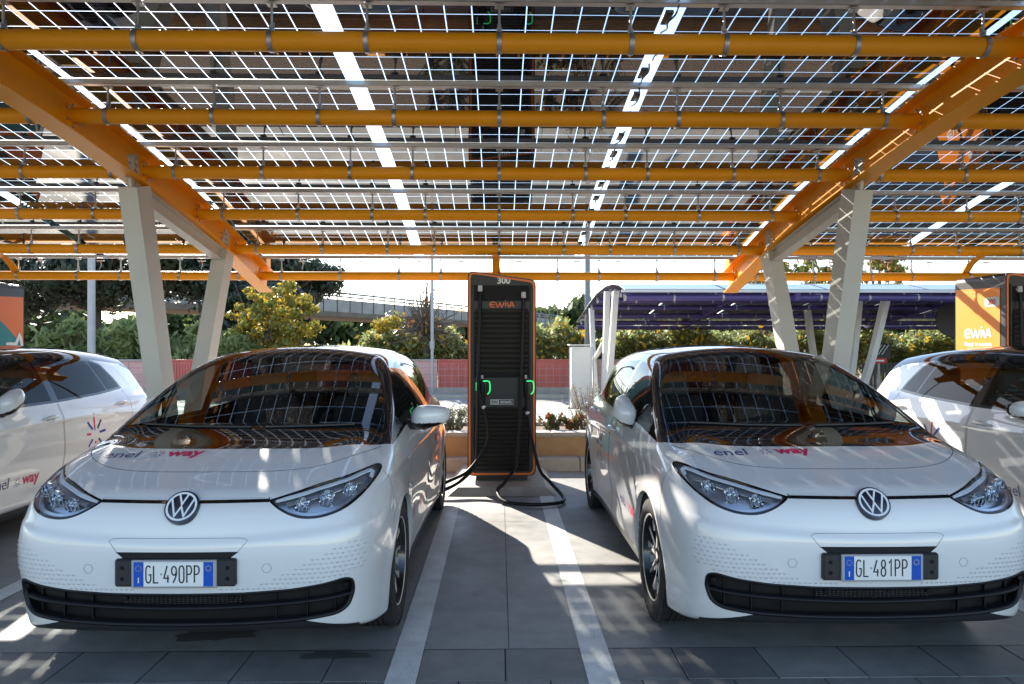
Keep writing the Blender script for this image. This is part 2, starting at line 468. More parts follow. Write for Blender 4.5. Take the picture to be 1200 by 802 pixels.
def surface_nets(h=.0135):
    xs = np.arange(-.5, 1.0/h)*h; ys = np.arange(-.08, 4.36, h); zs = np.arange(.10, 1.62, h)
    X = xs[:,None,None]; Y = ys[None,:,None]; Z = zs[None,None,:]
    f = f_body(X, Y, Z).astype(np.float32)
    s = f < 0; nx, ny, nz = s.shape
    c = np.zeros((nx-1, ny-1, nz-1), np.int8)
    for i in (0,1):
        for j in (0,1):
            for k in (0,1): c += s[i:nx-1+i, j:ny-1+j, k:nz-1+k]
    mixed = (c > 0) & (c < 8); idx = -np.ones(c.shape, np.int64); ii = np.argwhere(mixed); idx[mixed] = np.arange(len(ii))
    P = np.stack([xs[ii[:,0]]+h/2, ys[ii[:,1]]+h/2, zs[ii[:,2]]+h/2], 1)
    centre = ii[:,0] == 0
    quads = []
    for ax in range(3):
        a = [slice(None)]*3; b = [slice(None)]*3; a[ax] = slice(0,-1); b[ax] = slice(1,None)
        e = s[tuple(a)] != s[tuple(b)]; E = np.argwhere(e); a1, a2 = (ax+1)%3, (ax+2)%3
        ok = (E[:,a1] > 0) & (E[:,a2] > 0) & (E[:,a1] < c.shape[a1]) & (E[:,a2] < c.shape[a2]); E = E[ok]
        fl = s[tuple(E.T)]
        q = []
        for (u, v) in ((0,0),(1,0),(1,1),(0,1)):
            I = E.copy(); I[:,a1] -= u; I[:,a2] -= v; q.append(idx[tuple(I.T)])
        q = np.stack(q, 1); q[~fl] = q[~fl][:, ::-1]; quads.append(q)
    Q = np.concatenate(quads)
    P = newton(P, 2); 
    # relax a little along the skin, then back on it
    for _ in range(4):
        acc = np.zeros_like(P); cnt = np.zeros(len(P))
        for a, b in ((0,1),(1,2),(2,3),(3,0)):
            np.add.at(acc, Q[:,a], P[Q[:,b]]); np.add.at(cnt, Q[:,a], 1); np.add.at(acc, Q[:,b], P[Q[:,a]]); np.add.at(cnt, Q[:,b], 1)
        P = P*.4 + .6*acc/np.maximum(cnt,1)[:,None]; P[centre,0] = 0; P = newton(P, 1); P[centre,0] = 0
    P = newton(P, 2); P[centre,0] = 0
    n = fnormal(P); n[centre,0] = 0; n = unit(n)
    fn = np.cross(P[Q[:,1]]-P[Q[:,0]], P[Q[:,2]]-P[Q[:,0]]); fl = (fn*n[Q[:,0]]).sum(1) < 0; Q[fl] = Q[fl][:, ::-1]
    T = np.concatenate([Q[:,[0,1,2]], Q[:,[0,2,3]]])
    return P, n, T

class TM:
    def __init__(s, V, N, T, L=None): s.V, s.N, s.T = V, N, T; s.L = np.zeros(len(T), np.int64) if L is None else L
    def cut(s, gf, sel=None):
        """split triangles along gf = 0 and return the mask of triangles where gf > 0"""
        g = gf(s.V); g = np.where(np.abs(g) < 2e-5, 2e-5, g); pos = g > 0; T = s.T; tp = pos[T]; cnt = tp.sum(1)
        cr = (cnt == 1) | (cnt == 2)
        if sel is not None: cr &= sel(s.V[T].mean(1))
        if not cr.any(): return (g[T].mean(1) > 0)
        C = T[cr]; L = s.L[cr]; p = pos[C]; odd = np.where(p.sum(1) == 1, np.argmax(p, 1), np.argmin(p, 1)); r = np.arange(len(C))
        a = C[r, odd]; b = C[r, (odd+1)%3]; c = C[r, (odd+2)%3]
        e = np.concatenate([np.stack([a,b],1), np.stack([a,c],1)]); e.sort(axis=1); key = e[:,0]*len(s.V)+e[:,1]
        uk, inv = np.unique(key, return_inverse=True); u0, u1 = uk//len(s.V), uk % len(s.V)
        t = (g[u0]/(g[u0]-g[u1]))[:,None]; nv = s.V[u0]*(1-t)+s.V[u1]*t; nn = unit(s.N[u0]*(1-t)+s.N[u1]*t)
        base = len(s.V); ab = base+inv[:len(C)]; ac = base+inv[len(C):]
        s.V = np.concatenate([s.V, nv]); s.N = np.concatenate([s.N, nn])
        s.T = np.concatenate([T[~cr], np.stack([a,ab,ac],1), np.stack([ab,b,c],1), np.stack([ab,c,ac],1)])
        s.L = np.concatenate([s.L[~cr], L, L, L]); g2 = np.concatenate([g, np.zeros(len(nv))])
        return g2[s.T].sum(1) > 0
    def region(s, gfs, label, sel=None):
        """label every triangle of label 0 that lies where all gfs are > 0"""
        for gf in gfs: s.cut(gf, sel)
        c = s.V[s.T].mean(1); m = s.L == 0
        if sel is not None: m &= sel(c)
        for gf in gfs: m &= gf(c) > 0
        s.L[m] = label
    def sub(s, labels):
        m = np.isin(s.L, labels); T = s.T[m]; u, inv = np.unique(T, return_inverse=True)
        return s.V[u], s.N[u], inv.reshape(T.shape)
def mirror(V, N, T): return V*[-1,1,1], N*[-1,1,1], T[:, ::-1]
def both(V, N, T):
    v, n, t = mirror(V, N, T); return np.concatenate([V, v]), np.concatenate([N, n]), np.concatenate([T, t+len(V)])
def sdpoly(P2, poly):
    """signed distance, positive inside"""
    poly = np.array(poly, float); d = np.full(len(P2), 1e9); ins = np.zeros(len(P2), bool)
    for i in range(len(poly)):
        a = poly[i-1]; b = poly[i]; ab = b-a; ap = P2-a; t = np.clip((ap@ab)/(ab@ab), 0, 1)
        d = np.minimum(d, np.linalg.norm(ap-t[:,None]*ab, axis=1))
        cross = ((a[1] > P2[:,1]) != (b[1] > P2[:,1])); xx = a[0]+(P2[:,1]-a[1])/(b[1]-a[1]+1e-12)*ab[0]; ins ^= cross & (P2[:,0] < xx)
    return np.where(ins, d, -d)
def rnd(poly, r=.02, n=4):
    """round the corners of a 2D polygon"""
    out = []; m = len(poly)
    for i in range(m):
        a, p, b = (np.array(poly[(i+k) % m], float) for k in (-1,0,1)); la, lb = np.linalg.norm(a-p), np.linalg.norm(b-p)
        q = min(r, la*.45, lb*.45); A = p+(a-p)/la*q; B = p+(b-p)/lb*q
        for k in range(n+1):
            t = k/n; out.append(tuple((1-t)**2*A+2*t*(1-t)*p+t*t*B))
    return out
def smoothpath(pts, n=8):
    """Catmull-Rom through the points"""
    P = [np.array(p, float) for p in pts]; P = [2*P[0]-P[1]]+P+[2*P[-1]-P[-2]]; out = []
    for i in range(1, len(P)-2):
        for k in range(n):
            t = k/n; out.append(.5*((2*P[i])+(-P[i-1]+P[i+1])*t+(2*P[i-1]-5*P[i]+4*P[i+1]-P[i+2])*t*t+(-P[i-1]+3*P[i]-3*P[i+1]+P[i+2])*t**3))
    out.append(P[-2]); return [tuple(o) for o in out]
def resample(pts, step):
    P = np.array(pts, float); d = np.r_[0, np.cumsum(np.linalg.norm(np.diff(P, axis=0), axis=1))]; n = max(2, int(d[-1]/step)+1); t = np.linspace(0, d[-1], n)
    return np.stack([np.interp(t, d, P[:,k]) for k in range(P.shape[1])], 1)
def ribbon(S, width, off=.0008, depth=.0015, closed=False, N=None, taper=None):
    """a strip lying on the skin along points S"""
    S = np.array(S); n = len(S); N = fnormal(S) if N is None else N
    if closed: t = np.roll(S,-1,0)-np.roll(S,1,0)
    else: t = np.gradient(S, axis=0)
    t = unit(t); s = unit(np.cross(N, t)); w = np.full(n, width/2) if taper is None else taper*width/2
    V = np.concatenate([S+s*w[:,None]-N*depth, S+s*w[:,None]*.8+N*off, S-s*w[:,None]*.8+N*off, S-s*w[:,None]-N*depth])
    F = []
    m = n if closed else n-1
    for i in range(m):
        j = (i+1) % n
        for k in range(3): F.append((k*n+i, (k+1)*n+i, (k+1)*n+j, k*n+j))
    return V, F
def conform(p2V, F, view, off):
    """2D mesh in a view -> on the skin"""
    p2V = np.array(p2V); S = onskin(p2V[:, :2], view); return S+fnormal(S)*(np.array(off) if np.ndim(off) == 0 else np.array(off)[:,None])
def boundary(T):
    e = np.concatenate([T[:,[0,1]],T[:,[1,2]],T[:,[2,0]]]); k = np.sort(e, 1); kk = k[:,0].astype(np.int64)*(10**7)+k[:,1]
    u, i, c = np.unique(kk, return_index=True, return_counts=True); return e[i[c == 1]]
# ------------------------------------------------------------ ground
def asphalt_mat(name, base, scale=1.0, warm=0.0, joint=None):
    m = mat(name, base, .8); nt = m.node_tree; b = nt.nodes["Principled BSDF"]
    tc = node(nt, "ShaderNodeTexCoord")
    def noise(s, d=8, r=.6):
        n = node(nt, "ShaderNodeTexNoise"); n.inputs['Scale'].default_value = s; n.inputs['Detail'].default_value = d; n.inputs['Roughness'].default_value = r
        nt.links.new(tc.outputs['Object'], n.inputs['Vector']); return n.outputs['Fac']
    a, c, e = noise(.9, 8), noise(6, 8), noise(170, 3)
    v = mth(nt, 'ADD', mth(nt, 'MULTIPLY', a, 1.0), mth(nt, 'MULTIPLY', c, .6)); v = mth(nt, 'ADD', v, mth(nt, 'MULTIPLY', e, .8))
    mr = node(nt, "ShaderNodeMapRange"); nt.links.new(v, mr.inputs[0]); mr.inputs[1].default_value = .85; mr.inputs[2].default_value = 1.55; mr.inputs[3].default_value = .55; mr.inputs[4].default_value = 1.45
    mx = node(nt, "ShaderNodeMix", data_type='RGBA', blend_type='MULTIPLY'); mx.inputs[0].default_value = 1; mx.inputs[6].default_value = (*base, 1)
    cb = node(nt, "ShaderNodeCombineColor"); [nt.links.new(mr.outputs[0], cb.inputs[i]) for i in range(3)]
    nt.links.new(cb.outputs[0], mx.inputs[7]); nt.links.new(mx.outputs[2], b.inputs[0])
    rr = node(nt, "ShaderNodeMapRange"); nt.links.new(a, rr.inputs[0]); rr.inputs[1].default_value = .35; rr.inputs[2].default_value = .65; rr.inputs[3].default_value = .42; rr.inputs[4].default_value = .75
    nt.links.new(rr.outputs[0], b.inputs['Roughness'])
    bp = node(nt, "ShaderNodeBump"); bp.inputs['Strength'].default_value = .35; bp.inputs['Distance'].default_value = .003
    nt.links.new(mth(nt, 'ADD', e, mth(nt, 'MULTIPLY', c, .5)), bp.inputs['Height']); nt.links.new(bp.outputs[0], b.inputs['Normal'])
    return m
asphalt_mat("parking_concrete", (.262,.256,.243))
asphalt_mat("road_asphalt", (.36,.34,.31))
asphalt_mat("pavement_far", (.40,.375,.33))
asphalt_mat("paver_stone", (.195,.189,.180)); asphalt_mat("paver_dark", (.160,.156,.152)); asphalt_mat("paver_light", (.225,.217,.205))
def line_mat():
    m = asphalt_mat("line_paint", (.66,.65,.62)); nt = m.node_tree; b = nt.nodes["Principled BSDF"]
    return m
line_mat()
def sheet(name, x0, x1, y0, y1, z, m):
    return struct(mk(name, [(x0,y0,z),(x1,y0,z),(x1,y1,z),(x0,y1,z)], [(0,1,2,3)], m))
sheet('ground', -600, 600, -60, 900, -.03, 'soil')
sheet('parking_floor', -40, 40, 3.66, 8.80, 0, 'parking_concrete')
sheet('lane_asphalt', -40, 40, -40, 2.3, -.008, 'parking_concrete')
# band of stone pavers with open joints
PR = [(3.66-.345*k, 3.66-.345*(k+1)) for k in range(4)]
for mname, pick in (('paver_stone', 0), ('paver_dark', 1), ('paver_light', 2)):
    mb = MB()
    for r_, (ya, yb) in enumerate(PR):
        off = (0, .21, .05, .3)[r_]; r2 = random.Random(r_*7+1)
        x = -9+off
        while x < 9:
            wd = .43; q = random.Random(int((x+20)*50)+r_*1000).random(); k = 0 if q < .55 else (1 if q < .8 else 2)
            if k == pick: mb.box((x+wd/2, (ya+yb)/2, -.026+q*.0015), (wd-.006, ya-yb-.006, .05), bev=.003)
            x += wd
    struct(mb.build('paver_band', mname))
sheet('paver_bed', -12, 12, 2.25, 3.66, -.006, 'underbody')
# thin joints sawn in the concrete floor
mb = MB()
for x in (.05,): mb.add([(x-.0015,3.66,.003),(x+.0015,3.66,.003),(x+.0015,8.7,.003),(x-.0015,8.7,.003)], [(0,1,2,3)])
mb.add([(-20,6.28,.0028),(20,6.28,.0028),(20,6.283,.0028),(-20,6.283,.0028)], [(0,1,2,3)])
struct(mb.build('floor_joints', 'underbody'))
for (x, w_, y1) in ((-.460,.145,7.0), (.487,.145,7.55), (-3.12,.14,7.3), (3.14,.14,7.3), (-6.1,.14,7.3), (6.4,.14,7.3)):
    mb = MB(); mb.add([(x-w_/2,2.3,.004),(x+w_/2,2.3,.004),(x+w_/2,y1,.004),(x-w_/2,y1,.004)], [(0,1,2,3)])
    struct(mb.build('painted_line', 'line_paint'))
# wet patches under the left car's nose
def blob(cx, cy, rx, ry, seed, z=.006):
    r_ = random.Random(seed); n = 46; V = []
    for k in range(n):
        a = 2*math.pi*k/n; q = 1+.18*math.sin(3*a+seed)+.12*math.sin(7*a+seed*2)+.1*(r_.random()-.5); V.append((cx+rx*q*math.cos(a), cy+ry*q*math.sin(a), z))
    return V, [tuple(range(n))]
asphalt_mat("damp_concrete", (.09,.088,.085))
mb = MB(); mb.add(*blob(-1.55,3.86,.20,.09,2)); mb.add(*blob(-1.42,3.92,.12,.05,5,.0065)); struct(mb.build('damp_patch', 'damp_concrete'))
mb = MB(); mb.add(*blob(-.83,3.60,.17,.05,9,.003)); struct(mb.build('damp_patch', 'damp_concrete'))

# ---- kerb step, planter
mb = MB()
for k in range(28): mb.box((-14+k*1.0+.5, 8.9, .069), (.992,.26,.178), bev=.008)
o = struct(mb.build('kerb', 'kerb_concrete'))
sheet('kerb_ledge', -40, 40, 9.02, 9.30, .150, 'kerb_concrete')
def planter(name, x0, x1, y0, y1, h, label):
    p = empty(name, ((x0+x1)/2, y0, 0)); tag(p, label, 'planter wall'); L = x1-x0
    mb = MB(); mb.box((0, .10, (h+.0)/2), (L, .20, h)); mb.box((0, y1-y0-.1, h/2), (L,.20,h)); mb.build('plaster_wall', 'tan_plaster', p)
    mb = MB(); n = max(1, round(L/1.35))
    for k in range(n):
        for yy in (.10, y1-y0-.1): mb.box((-L/2+(k+.5)*L/n, yy, h+.027), (L/n-.006, .27, .054), bev=.008)
    mb.build('coping', 'coping', p)
    return p
planter('planter_wall', -14, 14, 9.06, 10.45, .395, 'low tan rendered planter wall with pale stone coping behind the chargers')
sheet('planter_soil', -14, 14, 9.26, 10.3, .40, 'soil')
sheet('planter_ledge', -14, 14, 10.45, 10.9, .15, 'pavement_far')
sheet('road', -60, 60, 10.9, 21.6, .0, 'road_asphalt')
for k in range(1):
    mb = MB(); mb.box((0, 13.2, .05), (60,.25,.14), bev=.01); struct(mb.build('far_kerb', 'kerb_concrete'))
    mb = MB(); mb.box((0, 20.6, .06), (90,.2,.12), bev=.01); struct(mb.build('far_kerb', 'kerb_concrete'))
sheet('far_pavement', -60, 60, 13.3, 16.6, .06, 'pavement_far')
sheet('verge', -200, 200, 22.4, 60, .05, 'soil')

# ---- red fence and pink wall at the far side of the road
FY = 21.9
def fence_panel(x0, x1, m, label, ribs=True):
    e = empty('fence_panel', ((x0+x1)/2, FY, 0)); L = x1-x0
    mb = MB(); mb.box((0,0,.12), (L,.22,.24)); mb.build('fence_base', 'kerb_concrete', e)
    mb = MB(); mb.box((0,0,.66), (L-.02,.04,.82))
    if ribs:
        n = int(L/.085)
        for k in range(n): mb.box((-L/2+(k+.5)*L/n, -.03, .64), (.042,.03,.66))
    mb.build('ribbed_board' if ribs else 'block_wall', m, e)
    mb = MB(); mb.box((0,-.01,1.09), (L,.14,.05), bev=.01)
    if not ribs: pass
    mb.build('top_rail', m if ribs else 'coping', e)
    if not ribs:
        mb = MB()
        for k in range(1, 4): mb.box((0,-.021,.24+.205*k), (L-.02,.004,.008))
        for k in range(1, int(L/.4)): mb.box((-L/2+k*.4,-.0215,.66), (.007,.004,.82))
        mb.build('mortar_joints', 'bark_grey', e)
    return e
kinds = []; BX = [(-40,1),(125,0),(185,1),(300,0),(350,1),(455,0),(513,1),(686,0),(742,1),(860,0),(922,1),(992,9)]
FENCE_AT = ['behind the far left car', 'between the lamp post and the first column leg', 'between the two left column legs', 'just right of the left column', 'behind the roof of the left car', 'behind the slim galvanised pole',
            'behind the middle charger', 'behind the white cabinet and purple canopy legs', 'behind the front of the right car roof', 'behind the top of the right car roof', 'beside the dark slatted fence']
for i in range(len(BX)-1):
    xa, xb = (FY*((BX[q][0]-600)/831+.018) for q in (i, i+1)); rib = BX[i][1]
    e = fence_panel(xa, xb, 'fence_red' if rib else 'wall_pink', None, bool(rib)); kinds.append((e, rib, FENCE_AT[i]))
FENCE = kinds
# thin wire mesh in front of the red boards
def wire_mesh(name, x0, x1, y, z0, z1, step, label, m='pole_grey', r=.006):
    e = empty(name, ((x0+x1)/2, y, 0)); mb = MB(); L = x1-x0
    n = int(L/step)
    for k in range(n+1): mb.box((-L/2+k*L/n, 0, (z0+z1)/2), (r,r,z1-z0))
    for k in range(int((z1-z0)/step)+1): mb.box((0, r, z0+k*step), (L,r,r))
    mb.build('wire_grid', m, e)
    mb = MB()
    for k in range(int(L/2.4)+1): mb.tube([(-L/2+k*2.4,0,0),(-L/2+k*2.4,0,z1+.04)], .022, 6)
    mb.build('post', m, e); tag(e, label, 'wire fence'); return e
wire_mesh('wire_fence', -7.2, 6.2, FY-.9, .05, 1.0, .2, 'thin grey wire mesh fence in front of the red boards')
# dark slatted fence far right
e = empty('slatted_fence', (12.3, 19.5, 0)); mb = MB()
for k in range(40): mb.box((-2.2+k*.11,0,.55), (.09,.02,1.05))
mb.build('slats', 'fence_dark', e); mb = MB(); [mb.box((0,.02,z), (4.4,.03,.05)) for z in (.2,.95)]; mb.build('rail', 'fence_dark', e)
tag(e, 'dark grey slatted metal fence behind the right hand car roofs', 'fence')

# ---- overpass
OV = [(-46, 36), (-22.7, 60), (-4.6, 96), (12, 131), (40, 190)]
def ovp(off): return [Vector((x, y, 0)) for x, y in OV]
ov = empty('overpass', (0, 60, 0)); tag(ov, 'grey concrete motorway overpass with railings crossing behind the trees', 'bridge')
def sweep_h(mb, path, prof, loc=Vector((0,60,0))):
    """sweep a (sideways, height) profile along a plan path"""
    n = len(prof); V = []
    for i, p in enumerate(path):
        a = path[max(i-1,0)]; b = path[min(i+1,len(path)-1)]; t = (b-a).normalized(); s = Vector((t.y, -t.x, 0))
        V += [p+s*u+Vector((0,0,h))-loc for u, h in prof]
    F = []
    for i in range(len(path)-1):
        for k in range(n): F.append((i*n+k, i*n+(k+1)%n, (i+1)*n+(k+1)%n, (i+1)*n+k))
    mb.add(V, F)
path = [Vector((x,y,0)) for x, y in smoothpath(OV, 6)]
mb = MB(); sweep_h(mb, path, [(0,6.1),(0,4.85),(-.5,4.4),(-9,4.4),(-9.5,4.85),(-9.5,6.1),(-9.2,6.1),(-9.2,5.6),(-.3,5.6),(-.3,6.1)]); mb.build('deck', 'overpass_concrete', ov)
mb = MB(); seg = resample([(p.x,p.y) for p in path], 2.0)
for (xx, yy) in seg: mb.box((xx+.02, yy-60-.03, 5.45), (.06,.06,1.25))
mb.build('parapet_joints', 'underbody', ov)
for (xx, yy) in ((-40,41),(-20.5,64),(-3,100),(13,134)):
    mb = MB(); mb.box((xx, yy-60+3, 2.2), (1.4,4.5,4.4), bev=.1); mb.build('pier', 'overpass_concrete', ov)
mb = MB()
for hh, rr in ((6.75,.10),(6.4,.08),(7.9,.05)): mb.tube([(p.x,p.y-60,hh) for p in path], rr, 6)
for i, (xx, yy) in enumerate(seg):
    mb.box((xx, yy-60, 6.45), (.09,.09,.7))
    if i % 2 == 0: mb.box((xx, yy-60, 7.0), (.09,.09,1.85))
mb.build('railing', 'overpass_rail', ov)
# ------------------------------------------------------------ orange solar canopy
# (Y, z) of the pipes, from the far edge towards and over the camera
PIPE = [(8.89,2.426),(8.01,2.640),(7.04,2.853),(6.00,3.015),(4.97,3.154),(3.93,3.24),(2.89,3.285),(1.85,3.30)]
BAY = 5.95; RISE = .225
def panel_mat():
    m = bpy.data.materials.new("solar_glass"); m.use_nodes = True; nt = m.node_tree; nt.nodes.clear(); MATS["solar_glass"] = m
    out = node(nt, "ShaderNodeOutputMaterial"); tc = node(nt, "ShaderNodeTexCoord"); sp = node(nt, "ShaderNodeSeparateXYZ"); nt.links.new(tc.outputs['Object'], sp.inputs[0])
    def gap(axis, pitch, g):
        f = mth(nt, 'FRACT', mth(nt, 'DIVIDE', mth(nt, 'ADD', sp.outputs[axis], 50*pitch), pitch))
        d = mth(nt, 'ABSOLUTE', mth(nt, 'SUBTRACT', f, .5)); return mth(nt, 'GREATER_THAN', d, .5-g/pitch/2)
    gx = gap('X', CELLX, .0070); gy = gap('Y', CELLY, .0050); g = mth(nt, 'MAXIMUM', mth(nt, 'MAXIMUM', gx, gy), mth(nt, 'GREATER_THAN', sp.outputs['Z'], .001))
    # thin busbars on the cells
    bb = mth(nt, 'FRACT', mth(nt, 'DIVIDE', mth(nt, 'ADD', sp.outputs['Y'], 50*CELLY), CELLY/5)); bbm = mth(nt, 'GREATER_THAN', mth(nt, 'ABSOLUTE', mth(nt, 'SUBTRACT', bb, .5)), .47)
    cell = node(nt, "ShaderNodeBsdfPrincipled"); cell.inputs['Roughness'].default_value = .35; cell.inputs['Specular IOR Level'].default_value = 0
    mc = node(nt, "ShaderNodeMix", data_type='RGBA'); mc.inputs[6].default_value = (.013,.014,.020,1); mc.inputs[7].default_value = (.10,.10,.10,1); nt.links.new(bbm, mc.inputs[0]); nt.links.new(mc.outputs[2], cell.inputs[0])
    tr = node(nt, "ShaderNodeBsdfTransparent"); tr.inputs[0].default_value = (.93,.95,.95,1)
    mx = node(nt, "ShaderNodeMixShader"); nt.links.new(g, mx.inputs[0]); nt.links.new(cell.outputs[0], mx.inputs[1]); nt.links.new(tr.outputs[0], mx.inputs[2])
    gl = node(nt, "ShaderNodeBsdfGlossy"); gl.inputs['Roughness'].default_value = .0; gl.inputs[0].default_value = (1,.98,.95,1)
    fr = mth(nt, 'MULTIPLY', schlick(nt, 2.2), mth(nt, 'LESS_THAN', sp.outputs['Z'], .001))
    m2 = node(nt, "ShaderNodeMixShader"); nt.links.new(fr, m2.inputs[0]); nt.links.new(mx.outputs[0], m2.inputs[1]); nt.links.new(gl.outputs[0], m2.inputs[2]); nt.links.new(m2.outputs[0], out.inputs[0])
CELLX = 1.888/12; CELLY = .975/6
panel_mat()
can = empty('solar_canopy', (0, 6.6, 0)); tag(can, 'orange steel carport roofed with glass solar panels on grey V shaped columns', 'solar canopy')
OFF = Vector((0, 6.6, 0))
RAIL = [(y, z+RISE) for y, z in PIPE]
# panels: one flat glass sheet per module, between two rails
def module_mesh(row):
    (y0, z0), (y1, z1) = RAIL[row+1], RAIL[row]       # near, far
    L = math.hypot(y1-y0, z1-z0); d = .975 if L > .99 else L-.012
    mb = MB(); mb.box((0,0,0), (1.888, d if row else d, .007)); return L, math.atan2(z1-z0, y1-y0), (y0+y1)/2, (z0+z1)/2
flat = MB(); pm = None
def add_module(x, row, name='solar_panel'):
    global pm
    L, ang, yc, zc = module_mesh(row)
    if pm is None:
        mb = MB(); mb.box((0,0,0), (1.888,.975,.007)); o = mb.build(name, 'solar_glass', can); pm = o.data
    else:
        o = bpy.data.objects.new(name, pm); COL.objects.link(o); o.parent = can
    o.location = Vector((x, yc, zc+.034))-OFF; o.rotation_euler = (ang, 0, 0)
    o.scale = (1, min(1.0, (L-.012)/.975) if L < .987 else (L-.012)/.975, 1)
    return o
for row in range(len(RAIL)-1):
    for bay in (-2,-1,0,1,2):
        for k in (-1,0,1):
            if abs(bay) == 2 and row > 6: continue
            add_module(bay*BAY+k*(BAY/3+.022), row)
# pipes with end flanges, strap clamps and hanger rods; rails above
hang_mesh = None
def hanger_parts(dz):
    mb = MB(); mb.lathe([(.0575,-.013),(.0605,-.013),(.0605,.013),(.0575,.013)], 24, 'x'); mb.box((0,0,.068), (.03,.012,.03)); mb.box((0,.012,.085),(.022,.004,.05)); mb.tube([(0,0,.07),(0,0,dz)], .0075, 7); mb.box((0,0,dz-.012), (.05,.05,.006))
    for s in (-1,1): mb.tube([(-.0,s*.012,.078),(.0,s*.02,.078)], .009, 6)
    return mb
for row, (py, pz) in enumerate(PIPE):
    for bay in (-2,-1,0,1,2):
        if abs(bay) == 2 and row > 7: continue
        xc = bay*BAY; half = BAY/2-.006
        mb = MB(); mb.lathe([(.0005,-half),(.095,-half),(.095,-half+.014),(.054,-half+.014),(.054,half-.014),(.095,half-.014),(.095,half),(.0005,half)], 28, 'x')
        for s in (-1,1):
            for q in range(6):
                a = 2*math.pi*(q+.5)/6; mb.lathe([(.0005,s*(half-.026)),(.010,s*(half-.026)),(.010,s*(half-.012))], 6, 'x', (0,.076*math.cos(a),.076*math.sin(a)), mi=1)
        p = mb.build('pipe', ['orange_paint','bolt'], can, auto=45); p.location = Vector((xc,py,pz))-OFF
        dz = RISE-.012
        if row < 7 and abs(bay) <= 1:
            for k in (-1,0,1):
                for q in (-.73,0,.73):
                    if hang_mesh is None:
                        o = hanger_parts(dz).build('hanger', 'galvanised', p, auto=50); hang_mesh = o.data
                    else: o = bpy.data.objects.new('hanger', hang_mesh); COL.objects.link(o); o.parent = p
                    o.location = (k*BAY/3+q, 0, 0)
        mb = MB()
        for s in (-1,1): mb.box((0,s*.022,.006), (BAY-.004,.003,.034))
        mb.box((0,0,-.010), (BAY-.004,.047,.003)); mb.box((0,0,.022), (BAY-.004,.047,.003))
        r_ = mb.build('rail', 'aluminium', can); r_.location = Vector((xc, py, pz+RISE+.004))-OFF
# small lipped brackets under the far edge, orange hook plates between the last two pipes
for bay in (-1,0,1):
    for k in (-1,0,1):
        for q in (-.73,0,.73):
            if (bay, k, q) == (-1,-1,-.73):
                mb = MB(); mb.box((0,0,0), (.09,.035,.012), bev=.003); mb.tube([(0,0,.0),(.0,.02,-.05),(-.004,-.01,-.10)], .006, 6); br = mb.build('edge_bracket', 'galvanised', can)
            else: br = bpy.data.objects.new('edge_bracket', br.data); COL.objects.link(br); br.parent = can
            br.location = Vector((bay*BAY+k*BAY/3+q+.25, 8.93, 2.426+RISE-.035))-OFF
    mb = MB(); pts = [(0,0,.0),(0,-.10,.10),(0,-.22,.16),(0,-.40,.20)]
    for i in range(3):
        a, b = Vector(pts[i]), Vector(pts[i+1]); d = (b-a); mb.box((a+b)/2, (.09,d.length+.01,.012), rot=Matrix.Rotation(math.atan2(d.z,d.y),3,'X'))
    o = mb.build('hook_plate', 'orange_paint', can); o.location = Vector((bay*BAY-.04, 8.89, 2.475))-OFF
# curved I-beam rafters
def rafter(x, name='rafter'):
    P = [Vector((0, y, z)) for y, z in smoothpath([(9.12,2.37)]+PIPE+[(1.45,3.30)], 3)]
    mb = MB()
    def strip(w0, w1, lo, hi):
        n = len(P); V = []
        for i, p in enumerate(P):
            a = P[max(i-1,0)]; b = P[min(i+1,n-1)]; t = (b-a).normalized(); up = Vector((0,-t.z,t.y)); up = up if up.z > 0 else -up
            for (u, h) in ((w0,lo),(w1,lo),(w1,hi),(w0,hi)): V.append(p+up*h+Vector((u,0,0))-OFF)
        F = [(0,1,2,3),(4*n-1,4*n-2,4*n-3,4*n-4)]+[(4*i+k, 4*i+(k+1)%4, 4*i+4+(k+1)%4, 4*i+4+k) for i in range(n-1) for k in range(4)]
        mb.add(V, F)
    strip(-.006,.006,-.125,.125); strip(-.085,.085,.1255,.139); strip(-.085,.085,-.139,-.1255)
    o = mb.build(name, 'orange_paint', can); o.location.x = x
    # bolts where the columns meet the web
    mb = MB()
    for (yb, zb) in ((5.84,3.03),(7.72,2.71)):
        for i in range(2):
            for j in range(4):
                c = (0, yb-6.6+(i-.5)*.10-.05, zb+(j-1.5)*.055-.03-.0*(i))
                for s in (-1,1): mb.lathe([(.0005,s*.024),(.012,s*.022),(.012,s*.006)], 6, 'x', c)
    mb.build('bolt', 'bolt', o)
    mb = MB(); mb.box((0,8.97-6.6,2.60), (.15,.16,.10)); mb.build('end_bracket', 'orange_paint', o)
    return o
